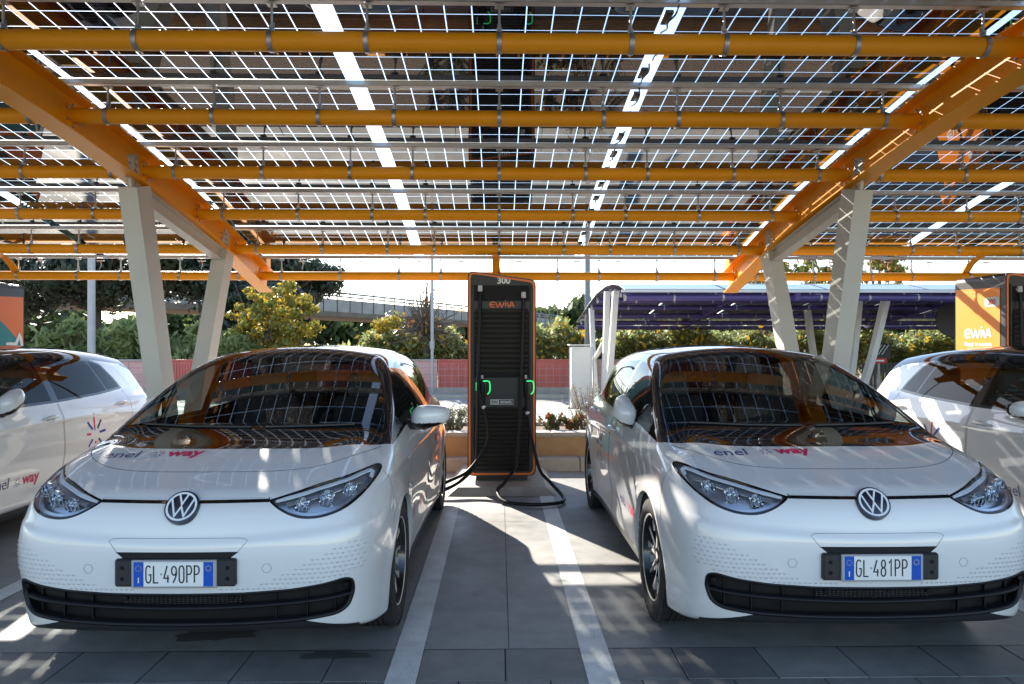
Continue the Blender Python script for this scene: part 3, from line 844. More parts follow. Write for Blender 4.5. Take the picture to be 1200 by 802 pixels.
def column(x, s):
    """V of two tapered legs under a rafter, with the top brace"""
    legs = []
    for (ya, za, yb, zb, w0, w1) in ((6.60,.02,5.84,2.86,.20,.24),(6.62,.02,7.72,2.58,.18,.20)):
        mb = MB(); a = Vector((0,ya,za)); b = Vector((0,yb,zb)); d = (b-a).normalized(); u = Vector((0,d.z,-d.y))
        V = []
        for p, ww in ((a, w0), (b, w1)):
            for su, sx in ((-1,-1),(1,-1),(1,1),(-1,1)): V.append(p+u*su*ww/2+Vector((sx*.075,0,0))-OFF)
        mb.add(V, [(0,1,2,3),(7,6,5,4)]+[(i,(i+1)%4,4+(i+1)%4,4+i) for i in range(4)])
        lg = mb.build('column_leg', 'grey_steel', can); lg.location.x = x
        mb = MB(); q = Vector((0, yb-.02 if ya > yb else yb+.02, zb+.10))-OFF; mb.box(q, (.026,.15,.30), rot=Matrix.Rotation(math.atan2(-(yb-ya), zb-za)*1.0,3,'X')); o = mb.build('gusset_plate', 'grey_steel', lg)
        mb = MB()
        for k in range(4): mb.lathe([(.0005,-.028),(.011,-.026),(.011,-.014)], 6, 'x', q+Vector((0,.0,(k-1.5)*.055))); mb.lathe([(.0005,.028),(.011,.026),(.011,.014)], 6, 'x', q+Vector((0,.0,(k-1.5)*.055)))
        mb.build('bolt', 'bolt', o)
    mb = MB(); a = Vector((0,5.95,2.80)); b = Vector((0,7.62,2.52)); d = b-a
    ang = math.atan2(d.z, d.y); c = (a+b)/2-OFF; RM = Matrix.Rotation(ang,3,'X')
    mb.box(c, (.008,d.length,.12), rot=RM)
    for h in (-.062,.062): mb.box(c+RM @ Vector((0,0,h)), (.10,d.length,.008), rot=RM)
    o = mb.build('brace', 'grey_steel', can); o.location.x = x
    mb = MB(); mb.box((0,6.61-6.6,.012), (.35,.5,.024), bev=.004); o = mb.build('base_plate', 'grey_steel', can); o.location.x = x
for i, x in enumerate((-2.5*BAY,-1.5*BAY,-.5*BAY,.5*BAY,1.5*BAY,2.5*BAY)):
    rafter(x); column(x, 1)
# cables with connectors along the right-hand module joint
mb = MB(); r2 = random.Random(3)
for row in range(0, 7):
    (y0,z0), (y1,z1) = RAIL[row+1], RAIL[row]
    for q in range(3):
        t = (q+.5)/3; y = y0+(y1-y0)*t; z = z0+(z1-z0)*t
        mb.box((BAY/6-.03+.04*r2.random(), y-6.6, z+.02), (.05,.15,.024), bev=.005)
        x0 = BAY/6; mb.tube(smoothpath([(x0+.03*(r2.random()-.5), y+(k/4-.5)*.36-6.6, z+.01-(z0-z1)*0-.02*math.sin(k/4*math.pi)) for k in range(5)], 4), .006, 5)
mb.build('junction_cable', 'cable_black', can)
# ------------------------------------------------------------ chargers
CW, CD, CH = .745, .83, 2.235      # body width, depth, height of the taller corner above its plinth
def cloop(w, h, drop, r=.075, n=8, inset=0.):
    """outline of the slanted-top body, anticlockwise from bottom left"""
    w2 = w/2-inset; b = inset; tl = h-inset; tr = h-drop-inset
    return rnd([(-w2,b),(w2,b),(w2,tr),(-w2,tl)], r-inset*.5, n)
def ewiva(scale):
    """the operator's wordmark as strokes, about 5 units wide and 1 high, centred"""
    L = []
    L.append([(.15,.5),(.75,.5)]); L.append([(.85,.12)]+arc(.42,.5,.38,.42,300,60,12)[:0]+[(.35,.10)]+arc(.38,.5,.34,.40,240,120,8)+[(.40,.90),(.85,.88)])
    L.append([(1.0,.88),(1.2,.22),(1.34,.10),(1.46,.22),(1.68,.80),(1.9,.22),(2.02,.10),(2.14,.22),(2.36,.88)])
    L.append([(2.62,.10),(2.62,.80)]); L.append([(2.62,1.05),(2.62,1.2)])
    L.append([(2.85,.88),(3.10,.2),(3.2,.10),(3.3,.2),(3.50,.80),(3.62,.90),(3.74,.80),(4.0,.10)]); L.append([(3.5,.36),(3.86,.36)])
    return [[((x-2.0)*scale, (y-.5)*scale) for x, y in s] for s in L]
def build_charger(left_side=False):
    root = empty('charging_station'); z0 = .140
    lo = cloop(CW, CH, .10); n = len(lo)
    mb = MB(); V = [(x, 0, z+z0) for x, z in lo]+[(x, CD, z+z0) for x, z in lo]
    mb.add(V, [tuple(range(n)), tuple(range(n, 2*n))[::-1]]+[(i, (i+1)%n, n+(i+1)%n, n+i) for i in range(n)])
    mb.build('cabinet', 'charger_black', root, auto=35)
    # orange outline and dark outer edge on the front
    def frame(i0, i1, y0, y1, m, name, par):
        a = cloop(CW, CH, .10, inset=i0); b = cloop(CW, CH, .10, inset=i1); mb = MB()
        V = [(x,y0,z+z0) for x, z in a]+[(x,y0,z+z0) for x, z in b]+[(x,y1,z+z0) for x, z in a]+[(x,y1,z+z0) for x, z in b]
        F = []
        for i in range(n):
            j = (i+1) % n; F += [(i,j,n+j,n+i),(2*n+i,3*n+i,3*n+j,2*n+j),(i,2*n+i,2*n+j,j),(n+i,n+j,3*n+j,3*n+i)]
        mb.add(V, F); return mb.build(name, m, par)
    frame(0., .012, -.03, .001, 'charger_black', 'outer_edge', root)
    frame(.012, .032, -.036, .001, 'charger_orange', 'orange_frame', root)
    a = cloop(CW, CH, .10, inset=.032); mb = MB(); mb.add([(x,-.028,z+z0) for x, z in a]+[(x,.0,z+z0) for x, z in a], [tuple(range(n))]+[(i,(i+1)%n,n+(i+1)%n,n+i) for i in range(n)]); face = mb.build('front_panel', 'charger_face', root)
    # recessed middle with louvres
    mb = MB()
    for k in range(13): zz = z0+1.13+k*.054; mb.add([(-.285,-.030,zz),(.285,-.030,zz),(.285,-.052,zz+.030),(-.285,-.052,zz+.030),(-.285,-.030,zz+.042),(.285,-.030,zz+.042)], [(0,1,2,3),(3,2,5,4),(0,3,4),(1,5,2)])
    mb.build('louvres', 'charger_slat', face); mb = MB()
    for k in range(14): zz = z0+.08+k*.046; mb.add([(-.285,-.030,zz),(.285,-.030,zz),(.285,-.050,zz+.026),(-.285,-.050,zz+.026),(-.285,-.030,zz+.036),(.285,-.030,zz+.036)], [(0,1,2,3),(3,2,5,4),(0,3,4),(1,5,2)])
    mb.build('louvres', 'charger_slat', face)
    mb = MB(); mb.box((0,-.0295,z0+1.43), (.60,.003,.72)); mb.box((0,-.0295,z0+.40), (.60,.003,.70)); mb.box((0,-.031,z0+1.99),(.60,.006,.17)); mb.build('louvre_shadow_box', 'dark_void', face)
    for s in (-1,1):
        mb = MB(); mb.box((s*.318,-.036,z0+1.20), (.012,.02,1.80), bev=.004); mb.build('edge_bar', 'charger_black', face)
    # lettering
    fl = Flat(); fl.add(text2d('300', .095, .003), dx=.05, dy=-.03); fl.on_plane('power_number', (-.03,-.029,z0+2.125), (1,0,0), (0,0,1), (0,-1,0), 'logo_white', face)
    fl = Flat()
    for st in ewiva(.066): fl.stroke(st, .0125)
    fl.on_plane('wordmark', (.0,-.034,z0+1.865), (1,0,0), (0,0,1), (0,-1,0), 'logo_orange', face, off=.002)
    mb = MB(); mb.box((0,-.031,z0+.805), (.25,.004,.058), bev=.012); bd = mb.build('serial_badge', 'badge_grey', face)
    mb = MB(); mb.box((.045,-.0335,z0+.805), (.15,.003,.046)); mb.build('serial_field', 'charger_black', bd)
    fl = Flat(); fl.add(text2d('EW', .044, .0012), dx=-.078, dy=-.016); fl.on_plane('serial_letters', (0,-.0335,z0+.805), (1,0,0), (0,0,1), (0,-1,0), 'charger_black', bd)
    fl = Flat(); fl.add(text2d('003602', .042, .0008), dx=.045, dy=-.015); fl.on_plane('serial_digits', (0,-.0355,z0+.805), (1,0,0), (0,0,1), (0,-1,0), 'logo_white', bd)
    # cable glands, hoses, connectors in their holsters
    for s, xg in ((0,-.235),(1,.235)):
        gz = z0+2.04-.07*s
        mb = MB(); mb.lathe([(.0005,.03),(.024,.03),(.026,.0),(.026,-.03),(.020,-.035)], 14, 'z', (xg,-.062,gz)); mb.box((xg,-.045,gz),(.05,.04,.03)); gl_ = mb.build('cable_gland', 'badge_grey', root, auto=50)
        hx = xg+.075*(1 if s == 0 else 1)-.0
        mb = MB(); mb.box((hx-.045,-.07,z0+.955), (.10,.09,.17), bev=.02); hl_ = mb.build('holster', 'charger_black', root)
        mb = MB(); mb.tube(smoothpath([(hx-.05,-.115,z0+1.035),(hx+.005,-.118,z0+1.038),(hx+.03,-.118,z0+1.015),(hx+.03,-.118,z0+.93),(hx+.005,-.118,z0+.895)], 5), .0070, 8); mb.tube([(hx-.115,-.075,z0+1.02),(hx-.115,-.075,z0+.93)], .006, 6); mb.build('light_ring', 'led_green', hl_, auto=60)
        mb = MB(); mb.tube([(hx-.052,-.10,z0+1.06),(hx-.052,-.10,z0+.98),(hx-.045,-.11,z0+.90),(hx-.04,-.11,z0+.84)], [.018,.034,.03,.022], 12); mb.build('plug', 'cable_hose', hl_, auto=60)
        mb = MB(); mb.tube([(hx-.052,-.10,z0+1.055),(hx-.052,-.10,z0+1.10)], [.012,.014], 10); mb.build('plug_tip', 'badge_grey', hl_)
        if s == 0: P = [(xg,-.062,gz-.03),(xg-.005,-.09,z0+1.6),(xg-.02,-.13,z0+1.0),(xg-.03,-.15,z0+.5),(xg-.045,-.17,z0+.18),(xg-.16,-.30,z0+.03),(xg-.36,-.48,z0-.06),(xg-.62,-.60,.035),(xg-.95,-.66,.032),(xg-.90,-.60,.04),(xg-.60,-.55,.055),(xg-.34,-.42,z0+.01),(xg-.12,-.26,z0+.10),(xg+.06,-.17,z0+.34),(xg+.085,-.14,z0+.55),(xg+.04,-.12,z0+.76),(hx-.043,-.11,z0+.84)]
        else: P = [(xg,-.062,gz-.03),(xg-.015,-.10,z0+1.5),(xg-.04,-.15,z0+.9),(xg-.05,-.18,z0+.5),(xg-.09,-.24,z0+.15),(xg-.20,-.42,z0+.01),(xg-.28,-.60,.10),(xg-.22,-.80,.035),(xg-.0,-.93,.032),(xg+.22,-.92,.032),(xg+.36,-.80,.032),(xg+.37,-.62,.05),(xg+.26,-.42,z0+.01),(xg+.16,-.28,z0+.12),(xg+.08,-.17,z0+.45),(xg+.04,-.13,z0+.70),(hx-.043,-.11,z0+.84)]
        mb = MB(); mb.tube(smoothpath(P, 7), .0185, 10); ho = mb.build('cable', 'cable_hose', root, auto=70)
        mb = MB(); q = P[-2]; mb.tube([(q[0]-.004,q[1]-.003,q[2]-.022),(q[0]+.004,q[1]+.001,q[2]+.012)], .0205, 10); mb.build('cable_label', 'logo_white', ho)
    # side panel, painted
    for sgn in (-1, 1):
        X = sgn*(CW/2+.002); drop = 0 if sgn < 0 else .10
        def on_side(poly, m, name, off, par): 
            V = [(X+sgn*off, y, z+z0) for y, z in poly]; nn = len(V); V2 = [(X+sgn*(off-.0015), y, z+z0) for y, z in poly]
            mb = MB(); mb.add(V+V2, [tuple(range(nn)), tuple(range(nn,2*nn))[::-1]]+[(i,(i+1)%nn,nn+(i+1)%nn,nn+i) for i in range(nn)]); return mb.build(name, m, par)
        hz = CH-drop-.17
        sp_ = on_side([(.05,.12),(CD-.02,.12),(CD-.02,hz+.03),(.05,hz)], 'panel_orange' if sgn < 0 else 'charger_orange', 'side_panel', .002, root)
        if sgn < 0:
            fl = Flat(); 
            for st in ewiva(.112): fl.stroke(st, .026)
            fl.on_plane('side_wordmark', (X-.004,CD/2-.0,z0+1.56), (0,-1,0), (0,0,1), (-1,0,0), 'logo_white', sp_)
            fl = Flat(); fl.add(text2d('Happy to e-move', .066, .002), dx=0, dy=0); fl.on_plane('side_motto', (X-.004,CD/2,z0+1.415), (0,-1,0), (0,0,1), (-1,0,0), 'logo_white', sp_)
            bd = on_side(rnd([(.06,1.86),(.30,1.86),(.30,1.97),(.06,1.97)], .045, 4), 'badge_grey', 'side_badge', .004, sp_)
            fl = Flat(); fl.add(text2d('300', .085, .003), dx=0, dy=-.03); fl.on_plane('side_number', (X-.006,.18,z0+1.915), (0,-1,0), (0,0,1), (-1,0,0), 'badge_red', bd)
        else:
            th = np.linspace(R(0), R(180), 21); pts = [(.05,.2),(CD-.02,.2),(CD-.02,1.42)]+[(.36+.62*math.cos(t)*.75, 1.30+.42*math.sin(t)) for t in np.linspace(R(8), R(128), 16)]+[(.05,1.62)]
            on_side([(.05,.2),(CD-.021,.2),(CD-.021,1.40)]+[(CD-.021-(CD-.07)*t, 1.40+.42*math.sin(math.pi/2*t)) for t in np.linspace(.08,1,14)], 'panel_teal', 'teal_wave', .004, sp_)
            fl = Flat(); 
            for st in ([(-.02,.05)]+arc(.10,.14,.10,.09,250,300,3)+arc(.16,.02,.09,.16,60,-70,8), [(-.10,-.14)]+arc(.02,-.20,.16,.13,150,-60,12), arc(.1,-.42,.14,.10,200,20,10)): fl.stroke(st, .045)
            fl.on_plane('squiggle', (X+.006,CD-.30,z0+1.38), (0,1,0), (0,0,1), (1,0,0), 'logo_white', sp_)
    # plinth and raised pad
    mb = MB(); mb.box((0,CD/2-.02,.11), (CW-.18,CD-.12,.07), bev=.006); mb.build('plinth', 'charger_black', root)
    return root
def charger_pad(x, y):
    mb = MB(); hw = .56; 
    V = [(x-hw,y-.42,.004),(x+hw,y-.42,.004),(x+hw,8.75,.004),(x-hw,8.75,.004),(x-hw+.10,y-.32,.075),(x+hw-.10,y-.32,.075),(x+hw-.10,8.75,.09),(x-hw+.10,8.75,.09)]
    mb.add(V, [(0,1,5,4),(1,2,6,5),(3,0,4,7),(4,5,6,7),(2,3,7,6)]); return struct(mb.build('charger_pad', 'kerb_concrete'))
ch = build_charger(); ch.location = (.028, 7.75, 0)
tag(ch, 'tall black fast charger with orange outline between the two middle cars', 'charger', 'fast charging stations under the canopy')
c2 = copy_tree(ch); c2.location = (5.58+CW/2, 7.75, 0); c2["label"] = 'charger at far right with orange side panel and white lettering above the car roof'
c3 = copy_tree(ch); c3.location = (-5.68-CW/2, 7.75, 0); c3["label"] = 'charger at far left with orange and teal side panel behind the car'
for x in (.028, 5.95, -6.05): charger_pad(x, 7.75)
# ------------------------------------------------------------ plants
def leaf_quads(C, size, aspect=1.8, jit=.5, seed=0, up=0.):
    r = np.random.default_rng(seed); n = len(C); s = size*(1+jit*(r.random(n)-.5)*2)
    a = unit(r.normal(size=(n,3))); b = unit(np.cross(a, unit(r.normal(size=(n,3))))); c = np.cross(a, b)
    if up: b = unit(b*(1-up)+np.array([0,0,1])*up); c = unit(np.cross(a, b))
    u = b*(s*aspect/2)[:,None]; v = c*(s/2)[:,None]
    V = np.stack([C-u, C+v*.9, C+u, C-v*.9], 1).reshape(-1,3); F = np.arange(4*n).reshape(n,4); return V, F
def crown_points(n, clumps, seed, shell=.55):
    """points in a union of ellipsoid clumps (cx,cy,cz,rx,ry,rz), denser near the outside"""
    r = np.random.default_rng(seed); w = np.array([c[3]*c[4]*c[5] for c in clumps])**.7; k = r.choice(len(clumps), n, p=w/w.sum()); c = np.array(clumps)[k]
    d = unit(r.normal(size=(n,3))); rad = shell+(1-shell)*r.random(n); rad = rad*(1+.16*np.sin(d[:,0]*7+k)*np.sin(d[:,2]*6+2*k)+.20*r.normal(size=n))
    return c[:,:3]+d*c[:,3:]*rad[:,None]
def clumps_in(cx, cy, cz, rx, ry, rz, n, cr, seed):
    r = random.Random(seed); out = []
    for _ in range(n):
        while True:
            p = [r.uniform(-1,1) for _ in range(3)]
            if sum(q*q for q in p) < 1: break
        k = cr*r.uniform(.6,1.3); out.append((cx+p[0]*rx, cy+p[1]*ry, cz+p[2]*rz, k, k, k*.75))
    return out
def limbs(mb, base, tips, r0, seed):
    r = random.Random(seed)
    for t in tips:
        b, t_ = Vector(base), Vector(t); m = (b+t_)/2+Vector((r.uniform(-.1,.1),r.uniform(-.1,.1),r.uniform(.0,.15)))*(t_-b).length
        mb.tube([b, m, t_], [r0, r0*.6, r0*.25], 6)
def tree(name, x, y, h, trunk_r, crown, nleaf, lsize, lm, label, cat='tree', seed=1, bark='bark', ncl=14, cr=.35, group=None, mix=None, shell=.45, zc=None, lean=0):
    """crown = (rx, ry, rz)"""
    e = empty(name, (x, y, 0)); tag(e, label, cat, group); zc = zc or (h-crown[2]); r = random.Random(seed)
    mb = MB(); base = zc-crown[2]*.75; mb.tube([(0,0,0),(.02+lean*.5,.01,base*.5),(lean,0,max(base,.2)),(lean,0,zc)], [trunk_r*1.15,trunk_r,trunk_r*.85,trunk_r*.5], 9)
    tips = [(r.uniform(-.7,.7)*crown[0], r.uniform(-.7,.7)*crown[1], zc+r.uniform(-.3,.8)*crown[2]) for _ in range(10)]
    limbs(mb, (lean,0,max(base,.15)), tips, trunk_r*.5, seed); mb.build('trunk', bark, e, auto=60)
    cl = clumps_in(0,0,zc, crown[0]*.78, crown[1]*.78, crown[2]*.78, ncl, cr*max(crown[0],crown[2]), seed)
    V, F = leaf_quads(crown_points(nleaf, cl, seed, shell), lsize, seed=seed); mk('crown', V, F, lm, e)
    if mix:
        V, F = leaf_quads(crown_points(mix[1], cl, seed+9, .8), lsize*1.05, seed=seed+4); mk('coloured_leaves', V, F, mix[0], e)
    return e
# dark stone pines beyond the road, left
PINE = [(-17.5,31,8.2,(4.6,3.4,2.9),5.2,.3,'leftmost of the dark trees, above the teal charger'),(-12.6,33,8.0,(4.2,3,2.8),5.0,.28,'dark broad evergreen behind the thick grey lamp post'),
        (-24.5,34,8.8,(5,3.5,3.2),5.2,.32,'dark evergreen at the far left edge behind the charger'),(-10.6,36,7.8,(3.3,3,2.2),5.6,.25,'dark umbrella pine reaching over the overpass behind the yellow tree')]
for i, (x, y, h, c, zc, tr, lb) in enumerate(PINE):
    tree('pine_tree', x, y, h, tr, c, 16000, .17, 'leaf_dark', lb, seed=11+i, ncl=26, cr=.30, group='dark trees beyond the road', shell=.2, zc=zc)
tree('pine_tree', -10.2, 30, 4.4, .16, (3.0,1.8,1.9), 9000, .13, 'leaf_dark', 'low dark bushy tree between the two grey column legs', seed=31, ncl=18, cr=.32, group='dark trees beyond the road', shell=.2, zc=2.5)
# light shrubs left
SH = [(-12.0,23.6,2.35,1.5,'pale green oleander bush right of the teal charger'),(-9.9,23.4,2.2,1.2,'pale green oleander bush left of the thick grey post'),(-8.55,23.2,2.05,1.0,'pale green bush beside the near column leg'),(-14.2,24,2.5,1.5,'pale green bush behind the teal charger')]
for i, (x, y, h, w_, lb) in enumerate(SH):
    e = empty('shrub', (x, y, 0)); tag(e, lb, 'shrub', 'pale shrubs behind the fence on the left')
    mb = MB(); r = random.Random(i)
    for k in range(12): a = r.uniform(0,6.3); mb.tube([(0,0,0),(math.cos(a)*w_*.35,math.sin(a)*w_*.3,h*.5),(math.cos(a)*w_*.6,math.sin(a)*w_*.5,h*r.uniform(.7,.95))], [.03,.02,.008], 5)
    mb.build('stems', 'bark', e); cl = clumps_in(0,0,h*.55, w_*.75,w_*.6,h*.38, 18, .42, 50+i)
    V, F = leaf_quads(crown_points(5200, cl, 60+i, .3), .10, aspect=3.2, seed=i, up=.25); mk('foliage', V, F, 'leaf_light', e)
tree('yellowing_tree', -7.45, 23.5, 3.95, .07, (1.85,1.3,1.7), 15000, .065, 'leaf_yellowgreen', 'yellow green leafy young tree above the roof of the left car', seed=5, ncl=120, cr=.115, mix=('leaf_yellow', 3000), shell=.2, zc=2.3)
tree('yellow_bush', -3.75, 24.0, 2.95, .05, (.75,.6,1.05), 3600, .07, 'leaf_yellow', 'bright yellow autumn bush left of the bare tree', 'shrub', seed=6, ncl=18, cr=.30, shell=.3, zc=1.85, mix=('leaf_yellowgreen', 900))
# bare pollarded tree
def bare_tree(x, y, label, seed, hb=1.9, R_=1.5, n=110, rng_up=1.4, group=None):
    e = empty('bare_tree', (x, y, 0)); tag(e, label, 'tree', group); mb = MB(); r = random.Random(seed)
    mb.tube([(0,0,0),(.03,0,hb*.5),(0,0,hb)], [.13,.11,.12], 9); mb.build('trunk', 'bark', e, auto=60); mb = MB(); tips = []
    for k in range(n):
        a = r.uniform(0, 2*math.pi); el_ = R(r.uniform(-25,88)); L = R_*r.uniform(.5,1.05)*(1 if el_ < 1.2 else rng_up)
        d = Vector((math.cos(a)*math.cos(el_), math.sin(a)*math.cos(el_), math.sin(el_))); p0 = Vector((0,0,hb*r.uniform(.85,1.0))); p1 = p0+d*L*.5+Vector((r.uniform(-.08,.08),0,.05)); p2 = p0+d*L+Vector((0,0,r.uniform(-.1,.15)))
        mb.tube([p0,p1,p2], [.026,.016,.008], 4, cap=False); tips.append(p2); tips.append(p1)
        q = p1+Vector((r.uniform(-.3,.3),r.uniform(-.3,.3),r.uniform(-.05,.35))); mb.tube([p1,q], [.012,.006], 4, cap=False)
    mb.build('branches', 'bark_grey', e); T = np.array([tuple(t) for t in tips if r.random() < .33]); V, F = leaf_quads(T, .09, seed=seed); mk('last_leaves', V, F, 'leaf_orange', e); return e
bare_tree(-2.35, 22.7, 'bare round headed tree with thin twigs left of the middle charger', 3, hb=2.1, R_=1.25, n=210)
bare_tree(5.1, 24.0, 'bare tangled tree behind the purple canopy, nearest the white cabinet', 4, hb=1.4, R_=1.5, n=90, rng_up=.8)
bare_tree(9.1, 24.4, 'bare tangled tree behind the middle of the purple canopy', 8, hb=1.4, R_=1.4, n=90, rng_up=.8)
# hedge behind the red fence, one mass
pts = []; r = np.random.default_rng(5); n = 52000
hx = r.uniform(-5.2, 19, n); top = 2.0+.22*np.sin(hx*1.3)+.18*np.sin(hx*3.1+1)+.14*np.sin(hx*7)-.45*(hx<-3); hy = 23.3+r.uniform(-.5,1.3,n)-.25*np.sin(hx*2.3); hz = .4+(top-.4)*np.sqrt(r.random(n))*(1+.05*r.normal(size=n))
P = np.stack([hx,hy,hz],1); V, F = leaf_quads(P, .075, seed=3, aspect=2.4); o = tag(mk('hedge', V, F, 'leaf_green'), 'tall green hedge behind the red fence', 'hedge', kind='stuff')
n = 9000; k = r.choice(len(P), n); m_ = P[k][:,2] > 1.2; Q = P[k][m_]+r.normal(size=(m_.sum(),3))*.08-[0,.25,0]
V, F = leaf_quads(Q, .085, seed=9, aspect=2.4); tag(mk('hedge_blossom', V, F, 'leaf_light'), 'lighter fresh shoots all over the tall hedge', 'hedge', kind='stuff')
sel = r.random(len(Q)) < .22; V, F = leaf_quads(Q[sel]+[0,-.1,.05], .12, seed=10); tag(mk('autumn_leaves', V, F, 'leaf_yellow'), 'yellow and orange autumn leaves scattered over the hedge', 'leaves', kind='stuff')
hx = r.uniform(-26,-4,9000); P = np.stack([hx, 22.9+r.uniform(0,.8,9000), .3+1.0*np.sqrt(r.random(9000))],1); V, F = leaf_quads(P, .12, seed=13); tag(mk('undergrowth', V, F, 'leaf_mid'), 'low dark undergrowth behind the fence on the left', 'undergrowth', kind='stuff')
# tall sparse trees behind the purple canopy, right
for i, (x, y, h, lb) in enumerate(((14.2,30,7.4,'tall sparse yellowing tree seen above the purple canopy near the right charger'),(11.6,31,7.0,'thin sparse tree above the purple canopy right of the right column'),(16.8,31,7.2,'sparse tree above the purple canopy next to the orange charger'))):
    tree('sparse_tree', x, y, h, .11, (1.7,1.3,2.6), 1700, .13, 'leaf_yellowgreen', lb, seed=70+i, ncl=26, cr=.16, bark='bark_grey', group='sparse trees on the right', shell=.3, mix=('leaf_orange', 300))
# far treeline
r = np.random.default_rng(8); n = 26000; hx = r.uniform(-150,170,n); hy = 130+r.uniform(0,14,n); top = 7.5+2*np.sin(hx*.11)+1.4*np.sin(hx*.31+2)+.8*np.sin(hx*.9); P = np.stack([hx,hy,top*np.sqrt(r.random(n))],1)
V, F = leaf_quads(P, 1.5, seed=14, aspect=1.3); tag(mk('treeline', V, F, 'leaf_mid'), 'distant line of dark trees along the horizon', 'trees', kind='stuff')
# planting in the planter
def clump(x, y, h, w_, n, ls, lm, label, seed, stems=16, asp=3.0, tip=None, cat='plant'):
    e = empty('planter_shrub', (x, y, .40)); tag(e, label, cat, 'small shrubs in the planter'); r = random.Random(seed); mb = MB(); P = []
    for k in range(stems):
        a = r.uniform(0,6.3); q = r.random()**.5*w_; L = h*r.uniform(.6,1.0); a0 = Vector((math.cos(a)*q*.3,math.sin(a)*q*.3,0)); a1 = Vector((math.cos(a)*q,math.sin(a)*q*.6,L)); m_ = (a0+a1)/2+Vector((r.uniform(-.04,.04),0,.03))
        mb.tube([a0,m_,a1], [.005,.0035,.0015], 4, cap=False)
        for t in range(n//stems): u = r.random()**.6; pt = (a0*(1-u)**2+m_*2*u*(1-u)+a1*u*u); P.append((pt.x+r.gauss(0,.018),pt.y+r.gauss(0,.018),pt.z+r.gauss(0,.012)))
    mb.build('stems', 'bark_grey', e); V, F = leaf_quads(np.array(P), ls, aspect=asp, seed=seed, up=.3); mk('foliage', V, F, lm, e)
    if tip: T = np.array([p for p in P if r.random() < tip[1]]); V, F = leaf_quads(T, ls*2.2, aspect=1.1, seed=seed+1); mk('flower_heads', V, F, tip[0], e)
    return e
clump(-.62, 9.55, .36, .30, 1500, .012, 'leaf_rosemary', 'grey green rosemary like shrub left of the middle charger', 1, 40, 4)
clump(-.95, 9.7, .30, .25, 900, .012, 'leaf_rosemary', 'low grey green shrub beside the left car rear', 2, 30, 4)
clump(.70, 9.5, .26, .22, 700, .022, 'leaf_mid', 'small shrub with reddish leaves right of the middle charger', 3, 20, 1.5, ('leaf_red', .10))
clump(1.02, 9.55, .24, .20, 600, .022, 'leaf_mid', 'small reddish shrub under the tall dry weed', 4, 18, 1.5, ('leaf_red', .12))
clump(1.18, 9.5, .68, .34, 1300, .011, 'leaf_dry', 'tall pale dry weed with tiny seed heads by the right car', 5, 34, 2.2, ('leaf_dry', .08))
clump(1.62, 9.7, .40, .25, 600, .012, 'leaf_dry', 'shorter pale dry weed behind the right car', 6, 20, 2.2)
# ---- posts, cabinet, sign
def pole(x, y, h, r, label, m='pole_grey', cuff=None):
    e = empty('lamp_post', (x, y, 0)); tag(e, label, 'post'); mb = MB(); mb.tube([(0,0,0),(0,0,h*.5),(0,0,h)], [r,r*.92,r*.8], 14); mb.build('shaft', m, e, auto=60)
    mb = MB(); mb.box((0,0,.02), (r*4,r*4,.03), bev=.005); mb.build('base_plate', m, e)
    if cuff: mb = MB(); mb.tube([(0,0,cuff),(0,0,cuff+.22)], r*1.45, 12); mb.build('collar', m, e, auto=60)
pole(-11.55, 20.3, 7.5, .105, 'thick pale grey lamp post in front of the dark trees')
pole(-1.98, 21.0, 6.8, .048, 'slim galvanised pole left of the middle charger', cuff=1.45)
pole(2.62, 21.0, 7.5, .085, 'grey post rising behind the end of the purple canopy', m='overpass_rail')
e = empty('utility_cabinet', (1.98, 17.2, 0)); tag(e, 'tall white metal utility cabinet beside the purple canopy columns', 'cabinet')
mb = MB(); mb.box((0,0,.78), (.50,.42,1.48), bev=.01); mb.build('cabinet_body', 'sky_white_box', e)
mb = MB(); mb.box((-.005,-.215,.78), (.44,.012,1.36), bev=.004); mb.build('door', 'sky_white_box', e)
mb = MB(); mb.box((0,-.0,1.56), (.60,.5,.03), bev=.006); mb.build('top_cover', 'sky_white_box', e)
mb = MB(); [mb.tube([(sx,-.26,.05),(sx,-.26,1.52)], .012, 6) for sx in (-.30,.27)]; mb.build('guard_rail', 'pole_grey', e)
mb = MB(); mb.box((0,0,.03),(.7,.6,.08), bev=.01); mb.build('foot', 'kerb_concrete', e)
e = empty('traffic_sign', (9.45, 17.5, 0)); tag(e, 'small dark sign with a red and white disc behind the right car', 'sign'); mb = MB(); mb.tube([(0,0,0),(0,0,1.30)], .03, 8); mb.build('post', 'pole_grey', e)
mb = MB(); mb.box((.03,-.03,1.42), (.52,.03,.40), rot=Matrix.Rotation(R(8),3,'Y'), bev=.04); mb.build('sign_plate', 'sign_back', e)
mb = MB(); mb.box((.0,-.055,1.17), (.34,.02,.14), bev=.03); mb.build('red_plate', 'sign_red', e)
mb = MB(); mb.box((.0,-.068,1.17), (.20,.008,.04)); [mb.box((.05+.09*k,-.05,1.44), (.012,.006,.30), rot=Matrix.Rotation(R(35),3,'Y')) for k in (-1,0,1)]; mb.build('white_mark', 'logo_white', e)
e = empty('round_sign', (10.6, 16.4, 0)); tag(e, 'round black sign seen from behind beside the orange charger', 'sign'); mb = MB(); mb.lathe([(.0005,-.015),(.40,-.015),(.40,.015),(.0005,.015)], 28, 'y', (0,0,2.15)); mb.build('disc', 'sign_back', e, auto=40)
mb = MB(); mb.tube([(.12,.04,0),(.12,.04,2.5)], .035, 8); mb.build('post', 'pole_grey', e, auto=60)
